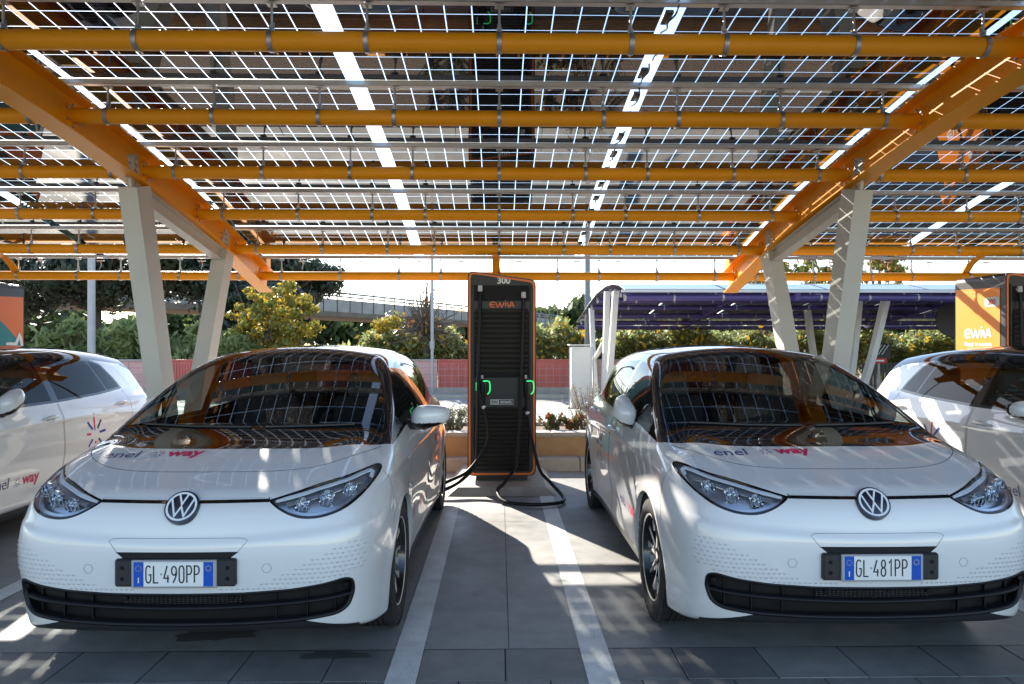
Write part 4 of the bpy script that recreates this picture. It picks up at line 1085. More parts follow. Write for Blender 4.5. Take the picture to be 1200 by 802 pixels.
e = empty('barrier_fence', (2.9, 17.7, 0)); mb = MB(); mb.box((0,0,.78), (.16,.02,.22), bev=.004); mb.build('notice', 'logo_white', e) ; mb=MB(); mb.tube([(0,.02,0),(0,.02,1.0)], .02, 6); mb.build('post','pole_grey',e); tag(e, 'small white notice on a post beside the purple canopy', 'notice')

# ---- purple canopy
pc = empty('purple_canopy', (2.5, 14.1, 0)); tag(pc, 'purple steel carport with curved solar roof on pale bent columns', 'solar canopy')
O2 = Vector((2.5,14.1,0)); ARC = [(13.9,2.53),(14.6,2.68),(15.4,2.77),(16.4,2.81),(18.0,2.75),(19.5,2.58),(21.2,2.34),(22.7,2.17)]
A3 = smoothpath(ARC, 4)
def prafter(x):
    mb = MB(); P = [Vector((0,y,z)) for y, z in A3]; n = len(P)
    for (w0, w1, lo, hi) in ((-.05,.05,-.09,.09),):
        V = []
        for i, p in enumerate(P):
            a = P[max(i-1,0)]; b = P[min(i+1,n-1)]; t = (b-a).normalized(); up = Vector((0,-t.z,t.y)); up = up if up.z > 0 else -up
            for (u, h) in ((w0,lo),(w1,lo),(w1,hi),(w0,hi)): V.append(p+up*h+Vector((u,0,0))-O2)
        mb.add(V, [(0,1,2,3),(4*n-1,4*n-2,4*n-3,4*n-4)]+[(4*i+k, 4*i+(k+1)%4, 4*i+4+(k+1)%4, 4*i+4+k) for i in range(n-1) for k in range(4)])
    o = mb.build('curved_rafter', 'purple_paint', pc); o.location.x = x-0; return o
XR = [2.5, 8.4, 14.3, 20.2]
for x in XR:
    prafter(x)
    for (ya, yb, zb, bend) in ((16.6,15.2,2.72,-.25),(17.0,16.4,2.80,-.1),(18.2,19.2,2.55,.25)):
        mb = MB(); a = Vector((0,ya,0)); b = Vector((0,yb,zb)); m_ = (a+b)/2+Vector((0,bend*.4,0)); P = smoothpath([tuple(a),tuple(m_),tuple(b)], 4)
        V = []; n = len(P)
        for p in P:
            for (u, v) in ((-.06,-.10),(.06,-.10),(.06,.10),(-.06,.10)): V.append((p[0]+u, p[1]+v-14.1, p[2]))
        mb.add(V, [(0,1,2,3),(4*n-1,4*n-2,4*n-3,4*n-4)]+[(4*i+k, 4*i+(k+1)%4, 4*i+4+(k+1)%4, 4*i+4+k) for i in range(n-1) for k in range(4)])
        o = mb.build('column_leg', 'white_steel', pc); o.location.x = x-2.5
    mb = MB(); mb.tube([(0,17.0-14.1,1.6),(.0,17.9-14.1,1.35),(0,18.6-14.1,1.2)], .06, 6); o = mb.build('brace', 'white_steel', pc); o.location.x = x-2.5
for o in pc.children:
    if o.name.startswith('curved_rafter'): o.location.x -= 2.5
for i, (y, z) in enumerate(A3[1::3]):
    mb = MB(); mb.tube([(.0,y-14.1,z-.06),(18.5,y-14.1,z-.06)], .065, 10); o = mb.build('pipe', 'purple_paint', pc, auto=60)
    mb = MB(); [mb.lathe([(.068,-.02),(.072,-.02),(.072,.02),(.068,.02)], 12, 'x', (k*.98,y-14.1,z-.06)) for k in range(19)]; mb.build('strap', 'galvanised', o)
dk = mat("dark_module", (.10,.10,.12), .2, coat=.3)
for i in range(0, len(A3)-4, 4):
    (y0,z0),(y1,z1) = A3[i], A3[i+4]; L = math.hypot(y1-y0,z1-z0); mb = MB()
    for k in range(9):
        mb.box((.95+k*2.02,0,0), (1.96,L-.03,.02))
    o = mb.build('solar_sheet', 'dark_module', pc); o.location = Vector((2.5,(y0+y1)/2,(z0+z1)/2+.12))-O2; o.rotation_euler = (math.atan2(z1-z0,y1-y0),0,0)
mb = MB(); mb.box((9.2,13.85-14.1,2.62), (18.6,.03,.05)); mb.build('gutter', 'white_steel', pc)
# fence labels
def cols(x): 
    return {True:'red', False:'pink'}
names = []
# view lambdas for cutting
YZ = lambda V: V[:, [1,2]]
XZ = lambda V: np.stack([np.abs(V[:,0]), V[:,2]], 1)
XY = lambda V: np.stack([np.abs(V[:,0]), V[:,1]], 1)
DLO = [(1.02,1.062),(1.34,1.050),(2.3,1.055),(3.0,1.078),(3.50,1.110),(3.40,1.225),(3.24,1.375),(3.10,1.418),(2.7,1.458),(2.25,1.472),(2.00,1.452),(1.80,1.410),(1.55,1.318),(1.25,1.185)]
LAMP = [(.385,.846),(.44,.812),(.50,.785),(.56,.773),(.64,.778),(.72,.804),(.780,.846),(.818,.893),(.830,.926),(.822,.944),(.79,.944),(.70,.922),(.60,.902),(.50,.876)]
GRILLE = rnd([(-.3,.444),(.0,.444),(.30,.446),(.50,.456),(.64,.472),(.735,.490),(.765,.478),(.770,.42),(.745,.350),(.70,.325),(.52,.306),(.3,.298),(.0,.296),(-.3,.298)], .03, 4)
HOODLINE = smoothpath([(0,.315),(.25,.325),(.42,.355),(.56,.415),(.66,.50),(.735,.62),(.795,.76),(.845,.90)], 8)
COWL = smoothpath([(0,.575),(.25,.585),(.42,.605),(.56,.64),(.68,.69),(.76,.745),(.815,.81),(.85,.90)], 8)
def ycowl(x): a = np.array(COWL); return np.interp(x, a[:,0], a[:,1])
DOOR_F = [(1.345,1.03),(1.30,.96),(1.275,.86),(1.268,.60),(1.285,.40),(1.33,.268),(1.45,.252),(2.23,.252),(2.285,.262),(2.30,.30),(2.30,.80),(2.285,1.045)]
DOOR_R = [(2.305,1.045),(2.312,.80),(2.312,.30),(2.33,.262),(2.40,.252),(2.93,.252),(3.02,.268),(3.09,.36),(3.16,.50),(3.27,.63),(3.40,.735),(3.475,.84),(3.50,.96),(3.49,1.10)]
tm = TM(*surface_nets(HRES))
# 1 wheel arches   2 windscreen   3 side glass   4 rear glass   5 headlamp   6 grille   7 cowl/pillars/roof black  8 hood  9/10 doors 11 sill black 12 tail panel 13 tail lamp
for ay in (AX_F, AX_R):
    tm.region([lambda V, ay=ay: .372-np.hypot(V[:,1]-ay, V[:,2]-AX_Z), lambda V: np.abs(V[:,0])-.5], 1, lambda c: c[:,2] < .75)
xzc = lambda V: np.abs(V[:,0])
up = lambda c: c[:,2] > .9
# windscreen
tm.region([lambda V: (S_glass(V[:,1],V[:,2])-xzc(V))-.034, lambda V: 1.505-.03*(V[:,0]/.6)**2-V[:,2], lambda V: V[:,1]-(.912+.13*V[:,0]**2+.10*V[:,0]**6), lambda V: 2.3-V[:,1]], 2, lambda c: up(c) & (c[:,1] < 2.4))
# rear glass
tm.region([lambda V: .56-xzc(V), lambda V: V[:,2]-1.135, lambda V: 1.385-V[:,2], lambda V: V[:,1]-3.7], 4, lambda c: up(c) & (c[:,1] > 3.6))
# side glass with the pillars left standing
sg = lambda V: sdpoly(YZ(V), DLO)-.022
tm.region([sg, lambda V: (1.56+(V[:,2]-1.04)*.10)-V[:,1]-.012], 31, lambda c: up(c) & (np.abs(c[:,0]) > .45))
tm.region([sg, lambda V: V[:,1]-(1.56+(V[:,2]-1.04)*.10)-.012, lambda V: (2.265-(V[:,2]-1.04)*.12)-V[:,1]-.035], 32, lambda c: up(c) & (np.abs(c[:,0]) > .45))
tm.region([sg, lambda V: V[:,1]-(2.265-(V[:,2]-1.04)*.12)-.055, lambda V: (3.20-(V[:,2]-1.04)*.52)-V[:,1]-.010], 33, lambda c: up(c) & (np.abs(c[:,0]) > .45))
tm.region([sg, lambda V: V[:,1]-(3.20-(V[:,2]-1.04)*.52)-.010], 34, lambda c: up(c) & (np.abs(c[:,0]) > .45))
tm.region([lambda V: sdpoly(YZ(V), DLO), lambda V: np.abs(V[:,0])-.4], 7, lambda c: up(c) & (np.abs(c[:,0]) > .45))
# black of cowl, pillars and roof
tm.region([lambda V: V[:,1]-ycowl(np.abs(V[:,0])), lambda V: V[:,2]-.99, lambda V: 1.36-V[:,1], lambda V: V[:,2]-(1.0+.085*np.maximum(V[:,1]-.85,0))], 7, lambda c: up(c) & (c[:,1] < 1.5))
tm.region([lambda V: V[:,2]-(1.043+.02*(V[:,1]-1.3)), lambda V: V[:,1]-1.30, lambda V: 3.0-V[:,1]], 7, lambda c: up(c) & (c[:,1] > 1.2) & (c[:,1] < 3.2))
tm.region([lambda V: V[:,2]-(1.428-.10*(V[:,1]-3.0)), lambda V: V[:,1]-2.99], 7, lambda c: (c[:,2] > 1.2) & (c[:,1] > 2.9))
tm.region([lambda V: .64-xzc(V), lambda V: V[:,2]-1.05, lambda V: V[:,1]-3.7], 7, lambda c: up(c) & (c[:,1] > 3.6))
# lamps, grille, tail
fr = lambda c: c[:,1] < .75
tm.region([lambda V: sdpoly(XZ(V), LAMP)], 5, lambda c: fr(c) & (c[:,2] > .70))
tm.region([lambda V: sdpoly(XZ(V), GRILLE)], 6, lambda c: fr(c) & (c[:,2] < .55))
re = lambda c: c[:,1] > 3.8
tm.region([lambda V: 1.02-.0*V[:,0]-V[:,2], lambda V: V[:,2]-(.87), lambda V: V[:,1]-4.02, lambda V: xzc(V)-.46], 13, re)
tm.region([lambda V: 1.04-V[:,2], lambda V: V[:,2]-.85, lambda V: V[:,1]-3.99], 12, re)
tm.region([lambda V: .40-V[:,2], lambda V: V[:,1]-3.95], 11, lambda c: re(c) & (c[:,2] < .5))
# sills and bumper lip black
tm.region([lambda V: .245-V[:,2], lambda V: V[:,1]-1.15, lambda V: 3.28-V[:,1]], 11, lambda c: c[:,2] < .4)
tm.region([lambda V: .347-.27*np.maximum(xzc(V)-.40,0)-V[:,2], lambda V: .78-xzc(V), lambda V: .5-V[:,1]], 11, lambda c: c[:,2] < .4)
tm.region([lambda V: .19-V[:,2]], 11, lambda c: c[:,2] < .3)
# doors and bonnet
tm.region([lambda V: sdpoly(YZ(V), DOOR_F)], 9, lambda c: (np.abs(c[:,0]) > .6) & (c[:,1] > 1.1) & (c[:,1] < 2.5))
tm.region([lambda V: sdpoly(YZ(V), DOOR_R)], 10, lambda c: (np.abs(c[:,0]) > .6) & (c[:,1] > 2.1) & (c[:,1] < 3.7))
hl = np.array(HOODLINE)
tm.region([lambda V: V[:,1]-np.interp(np.abs(V[:,0]), hl[:,0], hl[:,1], right=9), lambda V: ycowl(np.abs(V[:,0]))-V[:,1]], 8, lambda c: (c[:,2] > .86) & (c[:,1] < 1.3) & (np.abs(c[:,0]) < .79))

def mkT(name, vnt, m, parent): return mk(name, vnt[0], vnt[2], m, parent, N=vnt[1])
class Acc:
    def __init__(s): s.V = []; s.F = []
    def add(s, V, F):
        b = len(s.V); s.V += [tuple(v) for v in V]; s.F += [tuple(int(i)+b for i in f) for f in F]; return s
def both_ribbon(acc, S, w, **k):
    V, F = ribbon(S, w, **k); acc.add(V, F); acc.add(V*[-1,1,1], [f[::-1] for f in F])
def stroke_glyph(ch):
    """number-plate lettering: polylines on a 1 x 2 cell"""
    A = arc
    return {
     'G': [A(.5,1.5,.42,.5,35,180,8)+A(.5,.5,.42,.5,180,360,10)+[(.92,.95),(.55,.95)]],
     'L': [[(.1,2),(.1,0),(.9,0)]],
     '4': [[(.75,0),(.75,.9)],[(.62,2),(.08,.55),(.95,.55)]],
     '9': [A(.5,1.42,.4,.52,0,360,16), [(.9,1.42),(.88,.9),(.62,.35),(.35,.0)]],
     '0': [A(.5,1.5,.4,.5,0,180,9)+A(.5,.5,.4,.5,180,360,9)+[(.9,1.5)]],
     'P': [[(.12,0),(.12,2),(.5,2)]+A(.52,1.5,.4,.5,90,-90,8)+[(.2,1.0)]],
     '8': [A(.5,1.52,.34,.46,0,360,16), A(.5,.53,.41,.51,0,360,16)],
     '1': [[(.2,1.6),(.58,2),(.58,0)]],
     '7': [[(.08,2),(.92,2),(.35,0)]], '5': [[(.88,2),(.18,2),(.12,1.15)]+arc(.5,.62,.40,.60,110,-150,12)],
    }[ch]
def lathe_ring(r0, r1, n=40):
    V = []; F = []
    for k in range(n):
        a = 2*math.pi*k/n; V += [(r0*math.cos(a), r0*math.sin(a)), (r1*math.cos(a), r1*math.sin(a))]
    for k in range(n):
        j = (k+1) % n; F.append((2*k, 2*k+1, 2*j+1, 2*j))
    return np.array(V), F
def disc2(r, n=40): return np.array([(r*math.cos(2*math.pi*k/n), r*math.sin(2*math.pi*k/n)) for k in range(n)]), [tuple(range(n))]
def burst_logo(acc_by, cx, cy, s, view, off=.0018, flipx=1):
    """eight short petals in navy, pink and blue"""
    cols = ['decal_pink','decal_navy','decal_pink','decal_navy','decal_blue','decal_navy','decal_pink','decal_navy']
    for k in range(8):
        a = R(90-45*k+0); c, d = math.cos(a), math.sin(a); w = .055
        q = [(c*.35-d*w, d*.35+c*w), (c*.35+d*w, d*.35-c*w), (c*.92+d*w*1.2, d*.92-c*w*1.2), (c*.92-d*w*1.2, d*.92+c*w*1.2)]
        V = [(cx+flipx*x*s, cy+y*s) for x, y in q]
        acc_by.setdefault(cols[k], []).append((V, [(0,1,2,3)], view, off))

def build_car():
    root = empty('parked_car')
    # ---- shell
    mkT('body', both(*tm.sub([0])), 'white_paint', root)
    mkT('bonnet', both(*tm.sub([8])), 'white_paint', root)
    rp = both(*tm.sub([7])); mkT('roof_and_pillars', rp, 'gloss_black', root)
    mkT('lower_trim', both(*tm.sub([11])), 'black_plastic', root)
    mkT('windscreen', both(*tm.sub([2])), 'glass_front', root)
    mkT('rear_window', both(*tm.sub([4])), 'glass_dark', root)
    mkT('tailgate_panel', both(*tm.sub([12])), 'gloss_black', root)
    for sgn in (1, -1):
        side = (lambda t: t) if sgn > 0 else (lambda t: mirror(*t))
        d1 = mkT('door', side(tm.sub([9])), 'white_paint', root); d2 = mkT('door', side(tm.sub([10])), 'white_paint', root)
        mkT('window', side(tm.sub([31])), 'glass_side', root)
        mkT('window', side(tm.sub([32])), 'glass_side', d1); mkT('window', side(tm.sub([33])), 'glass_dark', d2)
        mkT('window', side(tm.sub([34])), 'glass_dark', root)
        mkT('tail_lamp', side(tm.sub([13])), 'lamp_red', root)
        # ---- handles
        for (dd, hy, hz) in ((d1, 2.12, .93), (d2, 3.30, .965)):
            c = onskin([(hy, hz)], 'right')[0]; n = fnormal(np.array([c]))[0]
            mb = MB(); P = []
            for k in range(13):
                t = k/12-.5; q = onskin([(hy+t*.19, hz+.006*math.cos(t*3))], 'right')[0]; P.append(q+n*(.004+.030*(1-(2*t)**4)))
            mb.tube([(p[0]*sgn, p[1], p[2]) for p in P], [.007+.007*math.sin(math.pi*(k+.5)/13) for k in range(13)], 8)
            mb.build('handle', 'white_paint', dd, auto=60)
            cup = Acc(); ang = np.linspace(0, 2*np.pi, 25)[:-1]
            p2 = np.array([(hy+.0+.062*np.cos(a), hz-.006+.026*np.sin(a)) for a in ang]); V = conform(p2, None, 'right', .0012)
            cup.add(V*[sgn,1,1], [tuple(range(24)) if sgn > 0 else tuple(range(24))[::-1]])
            mk('handle_recess', cup.V, cup.F, 'frame_grey', dd)
        # ---- mirror: the housing turns about its hinge, so a parked car can fold it
        nu, nv = 56, 36; V = []
        for i in range(nv+1):
            ph = math.pi*i/nv
            for j in range(nu):
                th = 2*math.pi*j/nu; cx_ = math.copysign(abs(math.cos(th))**.72, math.cos(th)); cz_ = math.copysign(abs(math.sin(th))**.78, math.sin(th)); r = math.sin(ph)**.62
                yy = -math.cos(ph)*.095; yy = yy if yy < 0 else yy*.30
                xx = .128*cx_*r; V.append((sgn*(.125+xx), yy+.35*max(0,xx+.03), .075*cz_*r*(1-.22*xx/.128)+.010*(xx/.128)))
        F = [(i*nu+j, i*nu+(j+1)%nu, (i+1)*nu+(j+1)%nu, (i+1)*nu+j) for i in range(nv) for j in range(nu)]
        mi = [0 if (sum(V[q][2] for q in f)/4 > -.034 and sum(V[q][1] for q in f)/4 < .028) else 1 for f in F]
        mb = MB(); mb.V = V; mb.F = F; mb.MI = mi; mo = mb.build('wing_mirror', ['white_paint','gloss_black'], root, auto=75)
        mo.location = (sgn*.862, 1.48, 1.095)
        mb = MB(); mb.tube([(-sgn*.03,.035,-.055),(sgn*.02,.025,-.055),(sgn*.07,.01,-.045)], [.034,.034,.044], 10); mb.build('mirror_arm', 'black_plastic', mo, auto=60)
        mb = MB(); mb.box((sgn*.125,.035,.002), (.20,.006,.11), rot=Matrix.Rotation(sgn*.17,3,'Z'), bev=.003); mb.build('mirror_glass', 'chrome', mo)
        mo["side"] = sgn
        # ---- fender badge
        mb = MB(); c = onskin([(1.17,.70)], 'right')[0]; mb.box((sgn*(c[0]+.001), 1.17, .70), (.006,.085,.022), rot=Matrix.Rotation(R(-18), 3, 'X'), bev=.002)
        mb.build('fender_badge', 'satin_silver', root)
        # ---- headlamp
        lens = side(tm.sub([5])); hd = mkT('headlight', lens, 'lens', root)
        V, N, T = lens; dvec = np.array([-.012*sgn, .050, -.004]); V2 = V+dvec; be = boundary(T); n0 = len(V)
        tri = [tuple(t) for t in T+n0]; walls = [(int(a), int(b), int(b)+n0, int(a)+n0) for a, b in be]
        mk('lamp_housing', np.concatenate([V-N*.002, V2]), [tuple(map(int, t)) for t in tri]+walls, 'lamp_grey', hd)
        lp = np.array(LAMP+[LAMP[0]]); S = onskin(resample(smoothpath(LAMP+[LAMP[0]], 4)[:-1], .012)*[1,1], 'front')*[1,1,1]
        Vr, Fr = ribbon(S, .012, off=.0012, closed=True); mk('lamp_rim', Vr*[sgn,1,1], [f if sgn > 0 else f[::-1] for f in Fr], 'gloss_black', hd)
        topl = smoothpath([(.41,.850),(.50,.867),(.60,.892),(.70,.913),(.77,.933),(.800,.932),(.803,.905)], 6)
        S = onskin(resample(topl, .012), 'front')
        Vr, Fr = ribbon(S, .022, off=-.006, depth=.012); mk('daylight_strip', Vr*[sgn,1,1], Fr, 'drl_white', hd)
        S = onskin(resample(smoothpath([(.46,.838),(.55,.857),(.65,.880),(.74,.902),(.775,.904)], 6), .012), 'front')
        Vr, Fr = ribbon(S, .024, off=-.016, depth=.020); mk('lamp_bezel', Vr*[sgn,1,1], Fr, 'lamp_grey', hd)
        S = onskin(resample(smoothpath([(.43,.826),(.50,.800),(.57,.787),(.64,.794),(.71,.818),(.77,.860)], 6), .012), 'front')
        Vr, Fr = ribbon(S, .016, off=-.010, depth=.014); mk('lamp_bezel', Vr*[sgn,1,1], Fr, 'lamp_grey', hd)
        for (lx, lz, lr) in ((.535,.824,.034),(.638,.845,.038),(.728,.869,.035)):
            s0 = onskin([(lx, lz)], 'front')[0]; mb = MB()
            mb.lathe([(lr,-.026),(lr*.96,-.010),(lr*.7,.004),(lr*.35,.012),(.001,.014)], 14, 'y', (0,0,0))
            mb.lathe([(.0005,-.022),(lr*.22,-.018),(lr*.28,-.006),(lr*.22,.004)], 10, 'y', (lr*.30,0,lr*.25)); mb.lathe([(.0005,-.022),(lr*.22,-.018),(lr*.28,-.006),(lr*.22,.004)], 10, 'y', (-lr*.35,0,-lr*.1))
            for q in range(4): mb.box((-lr*.75+q*lr*.5, -.012, -lr*.1), (.0035,.016,lr*1.5), rot=Matrix.Rotation(R(18*sgn), 3, 'Y'))
            mb.V = [(sgn*(s0[0]-.003)+v[0], s0[1]+.036+v[1], s0[2]+v[2]) for v in mb.V]; mb.build('reflector', 'lamp_chrome', hd)
        # ---- arch liner, arch lip
        for ay in (AX_F, AX_R):
            ang = np.linspace(R(-30), R(210), 49); c2 = np.stack([ay+.372*np.cos(ang), AX_Z+.372*np.sin(ang)], 1); c2 = c2[(c2[:,1] > .175)]
            S = onskin(c2, 'right'); mb = Acc(); n = len(S)
            A = S; B = S-[.028,0,0]; mk('arch_lip', np.concatenate([A*[sgn,1,1], B*[sgn,1,1]]), [(i, i+1, n+i+1, n+i) for i in range(n-1)], 'white_paint', root, smooth=True)
            C = np.stack([np.full(n,.50), ay+(S[:,1]-ay)*1.06, AX_Z+(S[:,2]-AX_Z)*1.06], 1); B2 = B.copy(); B2[:,1:] = C[:,1:]
            V = np.concatenate([B, B2, C])*[sgn,1,1]; F = [(i, i+1, n+i+1, n+i) for i in range(n-1)]+[(n+i, n+i+1, 2*n+i+1, 2*n+i) for i in range(n-1)]+[tuple(range(2*n, 3*n))]
            mk('arch_liner', V, F, 'underbody', root)
    # ---- lining of the cabin so that the roof and the pillars have a dark inside
    V, N, T = rp; mk('headliner', V-N*.018, T[:, ::-1], 'headliner', root, N=-N)
    V, N, T = both(*tm.sub([9,10,0])); m = (V[T][:,:,2].mean(1) > .55) & (V[T][:,:,1].mean(1) > 1.25) & (V[T][:,:,1].mean(1) < 4.0)
    T = T[m]; u, inv = np.unique(T, return_inverse=True); mk('cabin_lining', V[u]-N[u]*.03, inv.reshape(T.shape)[:, ::-1], 'interior', root, N=-N[u])
    # ---- grille: recessed pocket with slats
    V, N, T = both(*tm.sub([6])); be = boundary(T); n0 = len(V); be = be[~((V[be[:,0],0] < 1e-4) & (V[be[:,0],0] > -1e-4) & (np.abs(V[be[:,1],0]) < 1e-4))]; V2 = V+[0,.07,0]
    gr = mk('lower_grille', np.concatenate([V, V2]), [tuple(map(int, t)) for t in T+n0]+[(int(a), int(b), int(b)+n0, int(a)+n0) for a, b in be], 'dark_void', root)
    S = onskin(resample(GRILLE+[GRILLE[0]], .02), 'front')
    full = [p for p in GRILLE if p[0] > .02]
    loop = full+[(-x, z) for x, z in full[::-1]]
    S = onskin(resample(loop+[loop[0]], .015)[:-1], 'front'); Vr, Fr = ribbon(S, .014, off=.003, depth=.012, closed=True); mk('grille_surround', Vr, Fr, 'grille_black', gr, smooth=True)
    for (za, zb, ww) in ((.372,.404,.006),):
        pts = [(x, za+(zb-za)*min(1,abs(x)/.75)**2) for x in np.linspace(-.76,.76,80)]; S = onskin(pts, 'front'); S[:,1] += .020
        Vr, Fr = ribbon(S, ww+.006, off=.008, depth=.02); mk('slat', Vr, Fr, 'grille_black', gr, smooth=True)
    mb = MB()
    for k in range(27):
        x = -.26+.02*k; mb.box((x, .075, .405), (.003,.01,.06))
    for k in range(6): mb.box((0, .072, .382+.009*k), (.54,.008,.003))
    mb.build('radiator_grid', 'black_plastic', gr)
    for sx in (-1, 1):
        for xx in (.42,.56,.68): s0 = onskin([(xx,.38)], 'front')[0]; mb = MB(); mb.box((sx*xx, s0[1]+.060, .385), (.005,.02,.15)); mb.build('grille_fin', 'grille_black', gr)
        for xx, zz in ((.24,.425),(.735,.455)):
            s0 = onskin([(xx,zz)], 'front')[0]; mb = MB(); mb.lathe([(.0005,-.006),(.010,-.006),(.013,-.002),(.013,.01)], 14, 'y', (sx*xx, s0[1]+.012, zz)); mb.build('sensor', 'gloss_black', gr)
    # ---- light band between the lamps
    for sx in (-1, 1):
        S = onskin(resample([(.070*sx,.847),(.385*sx,.8485)], .015), 'front'); Vr, Fr = ribbon(S, .026, off=.0042, depth=.004); bnd = mk('light_band', Vr, Fr if True else Fr, 'gloss_black', root)
        S = onskin(resample([(.070*sx,.8525),(.380*sx,.8540)], .015), 'front'); Vr, Fr = ribbon(S, .010, off=.0058); mk('silver_line', Vr, Fr, 'satin_silver', bnd)
    # ---- round emblem
    c = onskin([(0,.824)], 'front')[0]; n = fnormal(np.array([c]))[0]; n = Vector(n); U = Vector((1,0,0)); W = n.cross(U)*-1; W = W if W.z > 0 else -W; c = Vector(c)+n*.004
    mb = MB(); mb.lathe([(.0005,.009),(.070,.009),(.0775,.006),(.0795,-.001),(.0795,-.02)], 40, 'z'); Mx = Matrix((U, W, n)).transposed()
    mb.V = [tuple(Mx @ Vector(v)+c) for v in mb.V]; em = mb.build('emblem', 'emblem_dark', root, auto=50)
    fl = Flat(); r = .0735
    fl.add(lathe_ring(.060, .0695)); q = .0625
    fl.stroke([(-.30,.90),(0,.14),(.30,.90)], .135, sc_=q); fl.stroke([(-.80,.56),(-.335,-.76),(0,-.02),(.335,-.76),(.80,.56)], .135, sc_=q)
    fl.on_plane('emblem_letters', c, U, W, n, 'emblem_white', em, off=.0098, step=.0001)
    # ---- number plate, its holder, the wedge above it
    py = onskin([(0,.54)], 'front')[0][1]
    mb = MB(); mb.box((0, py+.004, .548), (.54,.036,.124), bev=.008); hold = mb.build('plate_holder', 'black_plastic', root)
    mb = MB()
    for sx in (-1,1):
        for zz in (.523,.571): mb.lathe([(.0005,-.002),(.008,-.002),(.010,.003)], 12, 'y', (sx*.235, py-.0155, zz))
    mb.build('screw', 'gloss_black', hold)
    mb = MB(); mb.box((0, py-.018, .547), (.378,.012,.124), bev=.004); fr_ = mb.build('plate_frame', 'frame_grey', hold)
    mb = MB(); mb.box((0, py-.0245, .547), (.358,.003,.108), bev=.001); pl = mb.build('number_plate', 'plate_white', hold)
    fl = Flat()
    for sx in (-1,1):
        fl = Flat(); fl.add((np.array([(-.0225,-.0545),(.0225,-.0545),(.0225,.0545),(-.0225,.0545)]), [(0,1,2,3)]), dx=sx*.155)
        fl.on_plane('blue_band', (0,py-.026,.547), (1,0,0), (0,0,1), (0,-1,0), 'plate_blue', pl, off=.0004)
    fl = Flat(); fl.add(lathe_ring(.011,.0125, 24), dx=.155, dy=.026); 
    for k in range(12): fl.add(disc2(.0016, 6), dx=-.155+.012*math.cos(R(30*k)), dy=.026+.012*math.sin(R(30*k)))
    fl.on_plane('plate_ring', (0,py-.026,.547), (1,0,0), (0,0,1), (0,-1,0), 'yellow_star', pl, off=.0009)
    fl = Flat(); fl.stroke([(-.155,-.038),(-.155,-.014)], .005); fl.on_plane('plate_country', (0,py-.026,.547), (1,0,0), (0,0,1), (0,-1,0), 'plate_white', pl, off=.0009)
    acc = Acc(); xs_ = np.linspace(-1,1,25); top_ = [(x*.275,.636) for x in xs_]; bot_ = [(x*.240,.609) for x in xs_]
    V = conform(top_+bot_, None, 'front', .0018); acc.add(V, [(i, i+1, 25+i+1, 25+i) for i in range(24)]); mk('plate_recess', acc.V, [f[::-1] for f in acc.F], 'dark_void', hold)
    # ---- seams (shut lines)
    def both_seam(name, p2, view, w=.0045, parent=root, m='seam', sides=(1,-1), closed=False):
        S = onskin(resample(p2, .02), view)
        for sx in sides:
            Vr, Fr = ribbon(S, w, off=.0006, depth=.001); mk(name, Vr*[sx,1,1], Fr, m, parent)
    both_seam('bonnet_seam', [(x,y) for x,y in HOODLINE if x < .79], 'top', .0042)
    both_seam('plate_seam', [(0,.694),(.255,.694),(.300,.692),(.312,.684),(.302,.672),(.272,.636)], 'front', .0022)
    both_seam('door_seam', DOOR_F, 'right'); both_seam('door_seam', DOOR_R, 'right')
    both_seam('bumper_seam', smoothpath([(.50,.640),(.53,.70),(.545,.78),(.535,.86),(.50,.915)][::1], 4), 'right', .0035)
    both_seam('cover_seam', [(.40+.022*math.cos(R(a)), .560+.022*math.sin(R(a))) for a in range(0,361,15)], 'front', .0016, sides=(1,-1))
    # black trim line along the bottom of the side windows and bright hood-edge at the cowl
    # ---- honeycomb pattern pressed into the bumper
    for sx in (-1, 1):
        acc = Acc(); zrow = 0
        for r_ in range(10):
            z = .470+.0205*r_
            for k in range(30):
                x = .20+.0235*k+(.01175 if r_ % 2 else 0)
                lo = .462+.052*max(0,(x-.40)/.38)**1.3; hi = .488+.19*max(0,(x-.36)/.42)**1.05
                if x > .82 or z < lo or z > hi: continue
                if x < .30 and z > .482: continue
                s_ = .0088*(1-.25*max(0,(z-.55)/.15)); a0 = [R(t) for t in (180,210,240,270,300,330,360)]
                out = [(x+s_*math.cos(a), z+s_*.85*math.sin(a)) for a in a0]; inn = [(x+s_*.55*math.cos(a), z+.002+s_*.5*math.sin(a)) for a in a0]
                V = conform(out+inn, None, 'front', np.array([.0002]*7+[.0034]*7)); V = V*[sx,1,1]
                acc.add(V, [((i, i+1, 7+i+1, 7+i) if sx > 0 else (7+i, 7+i+1, i+1, i)) for i in range(6)])
        mk('honeycomb_pattern', acc.V, acc.F, 'white_paint', root)
    # ---- lettering on bonnet and doors
    by = {}
    def word(txt, view, cx, cy, size, m, bold=0., fx=1, align='LEFT', off=.0018, rot=0):
        V, F = text2d(txt, size, bold, align); V = np.array(V); 
        V = np.stack([cx+fx*V[:,0], cy+V[:,1]], 1)
        by.setdefault(m, []).append((V, F if fx > 0 else [f[::-1] for f in F], view, off))
    # bonnet (seen from the front: x to the right, +y up the picture)
    word('enel', 'top', -.615, .492, .112, 'decal_navy'); burst_logo(by, -.335, .522, .038, 'top', flipx=1)
    word('way', 'top', -.280, .492, .112, 'decal_pink', bold=.004)
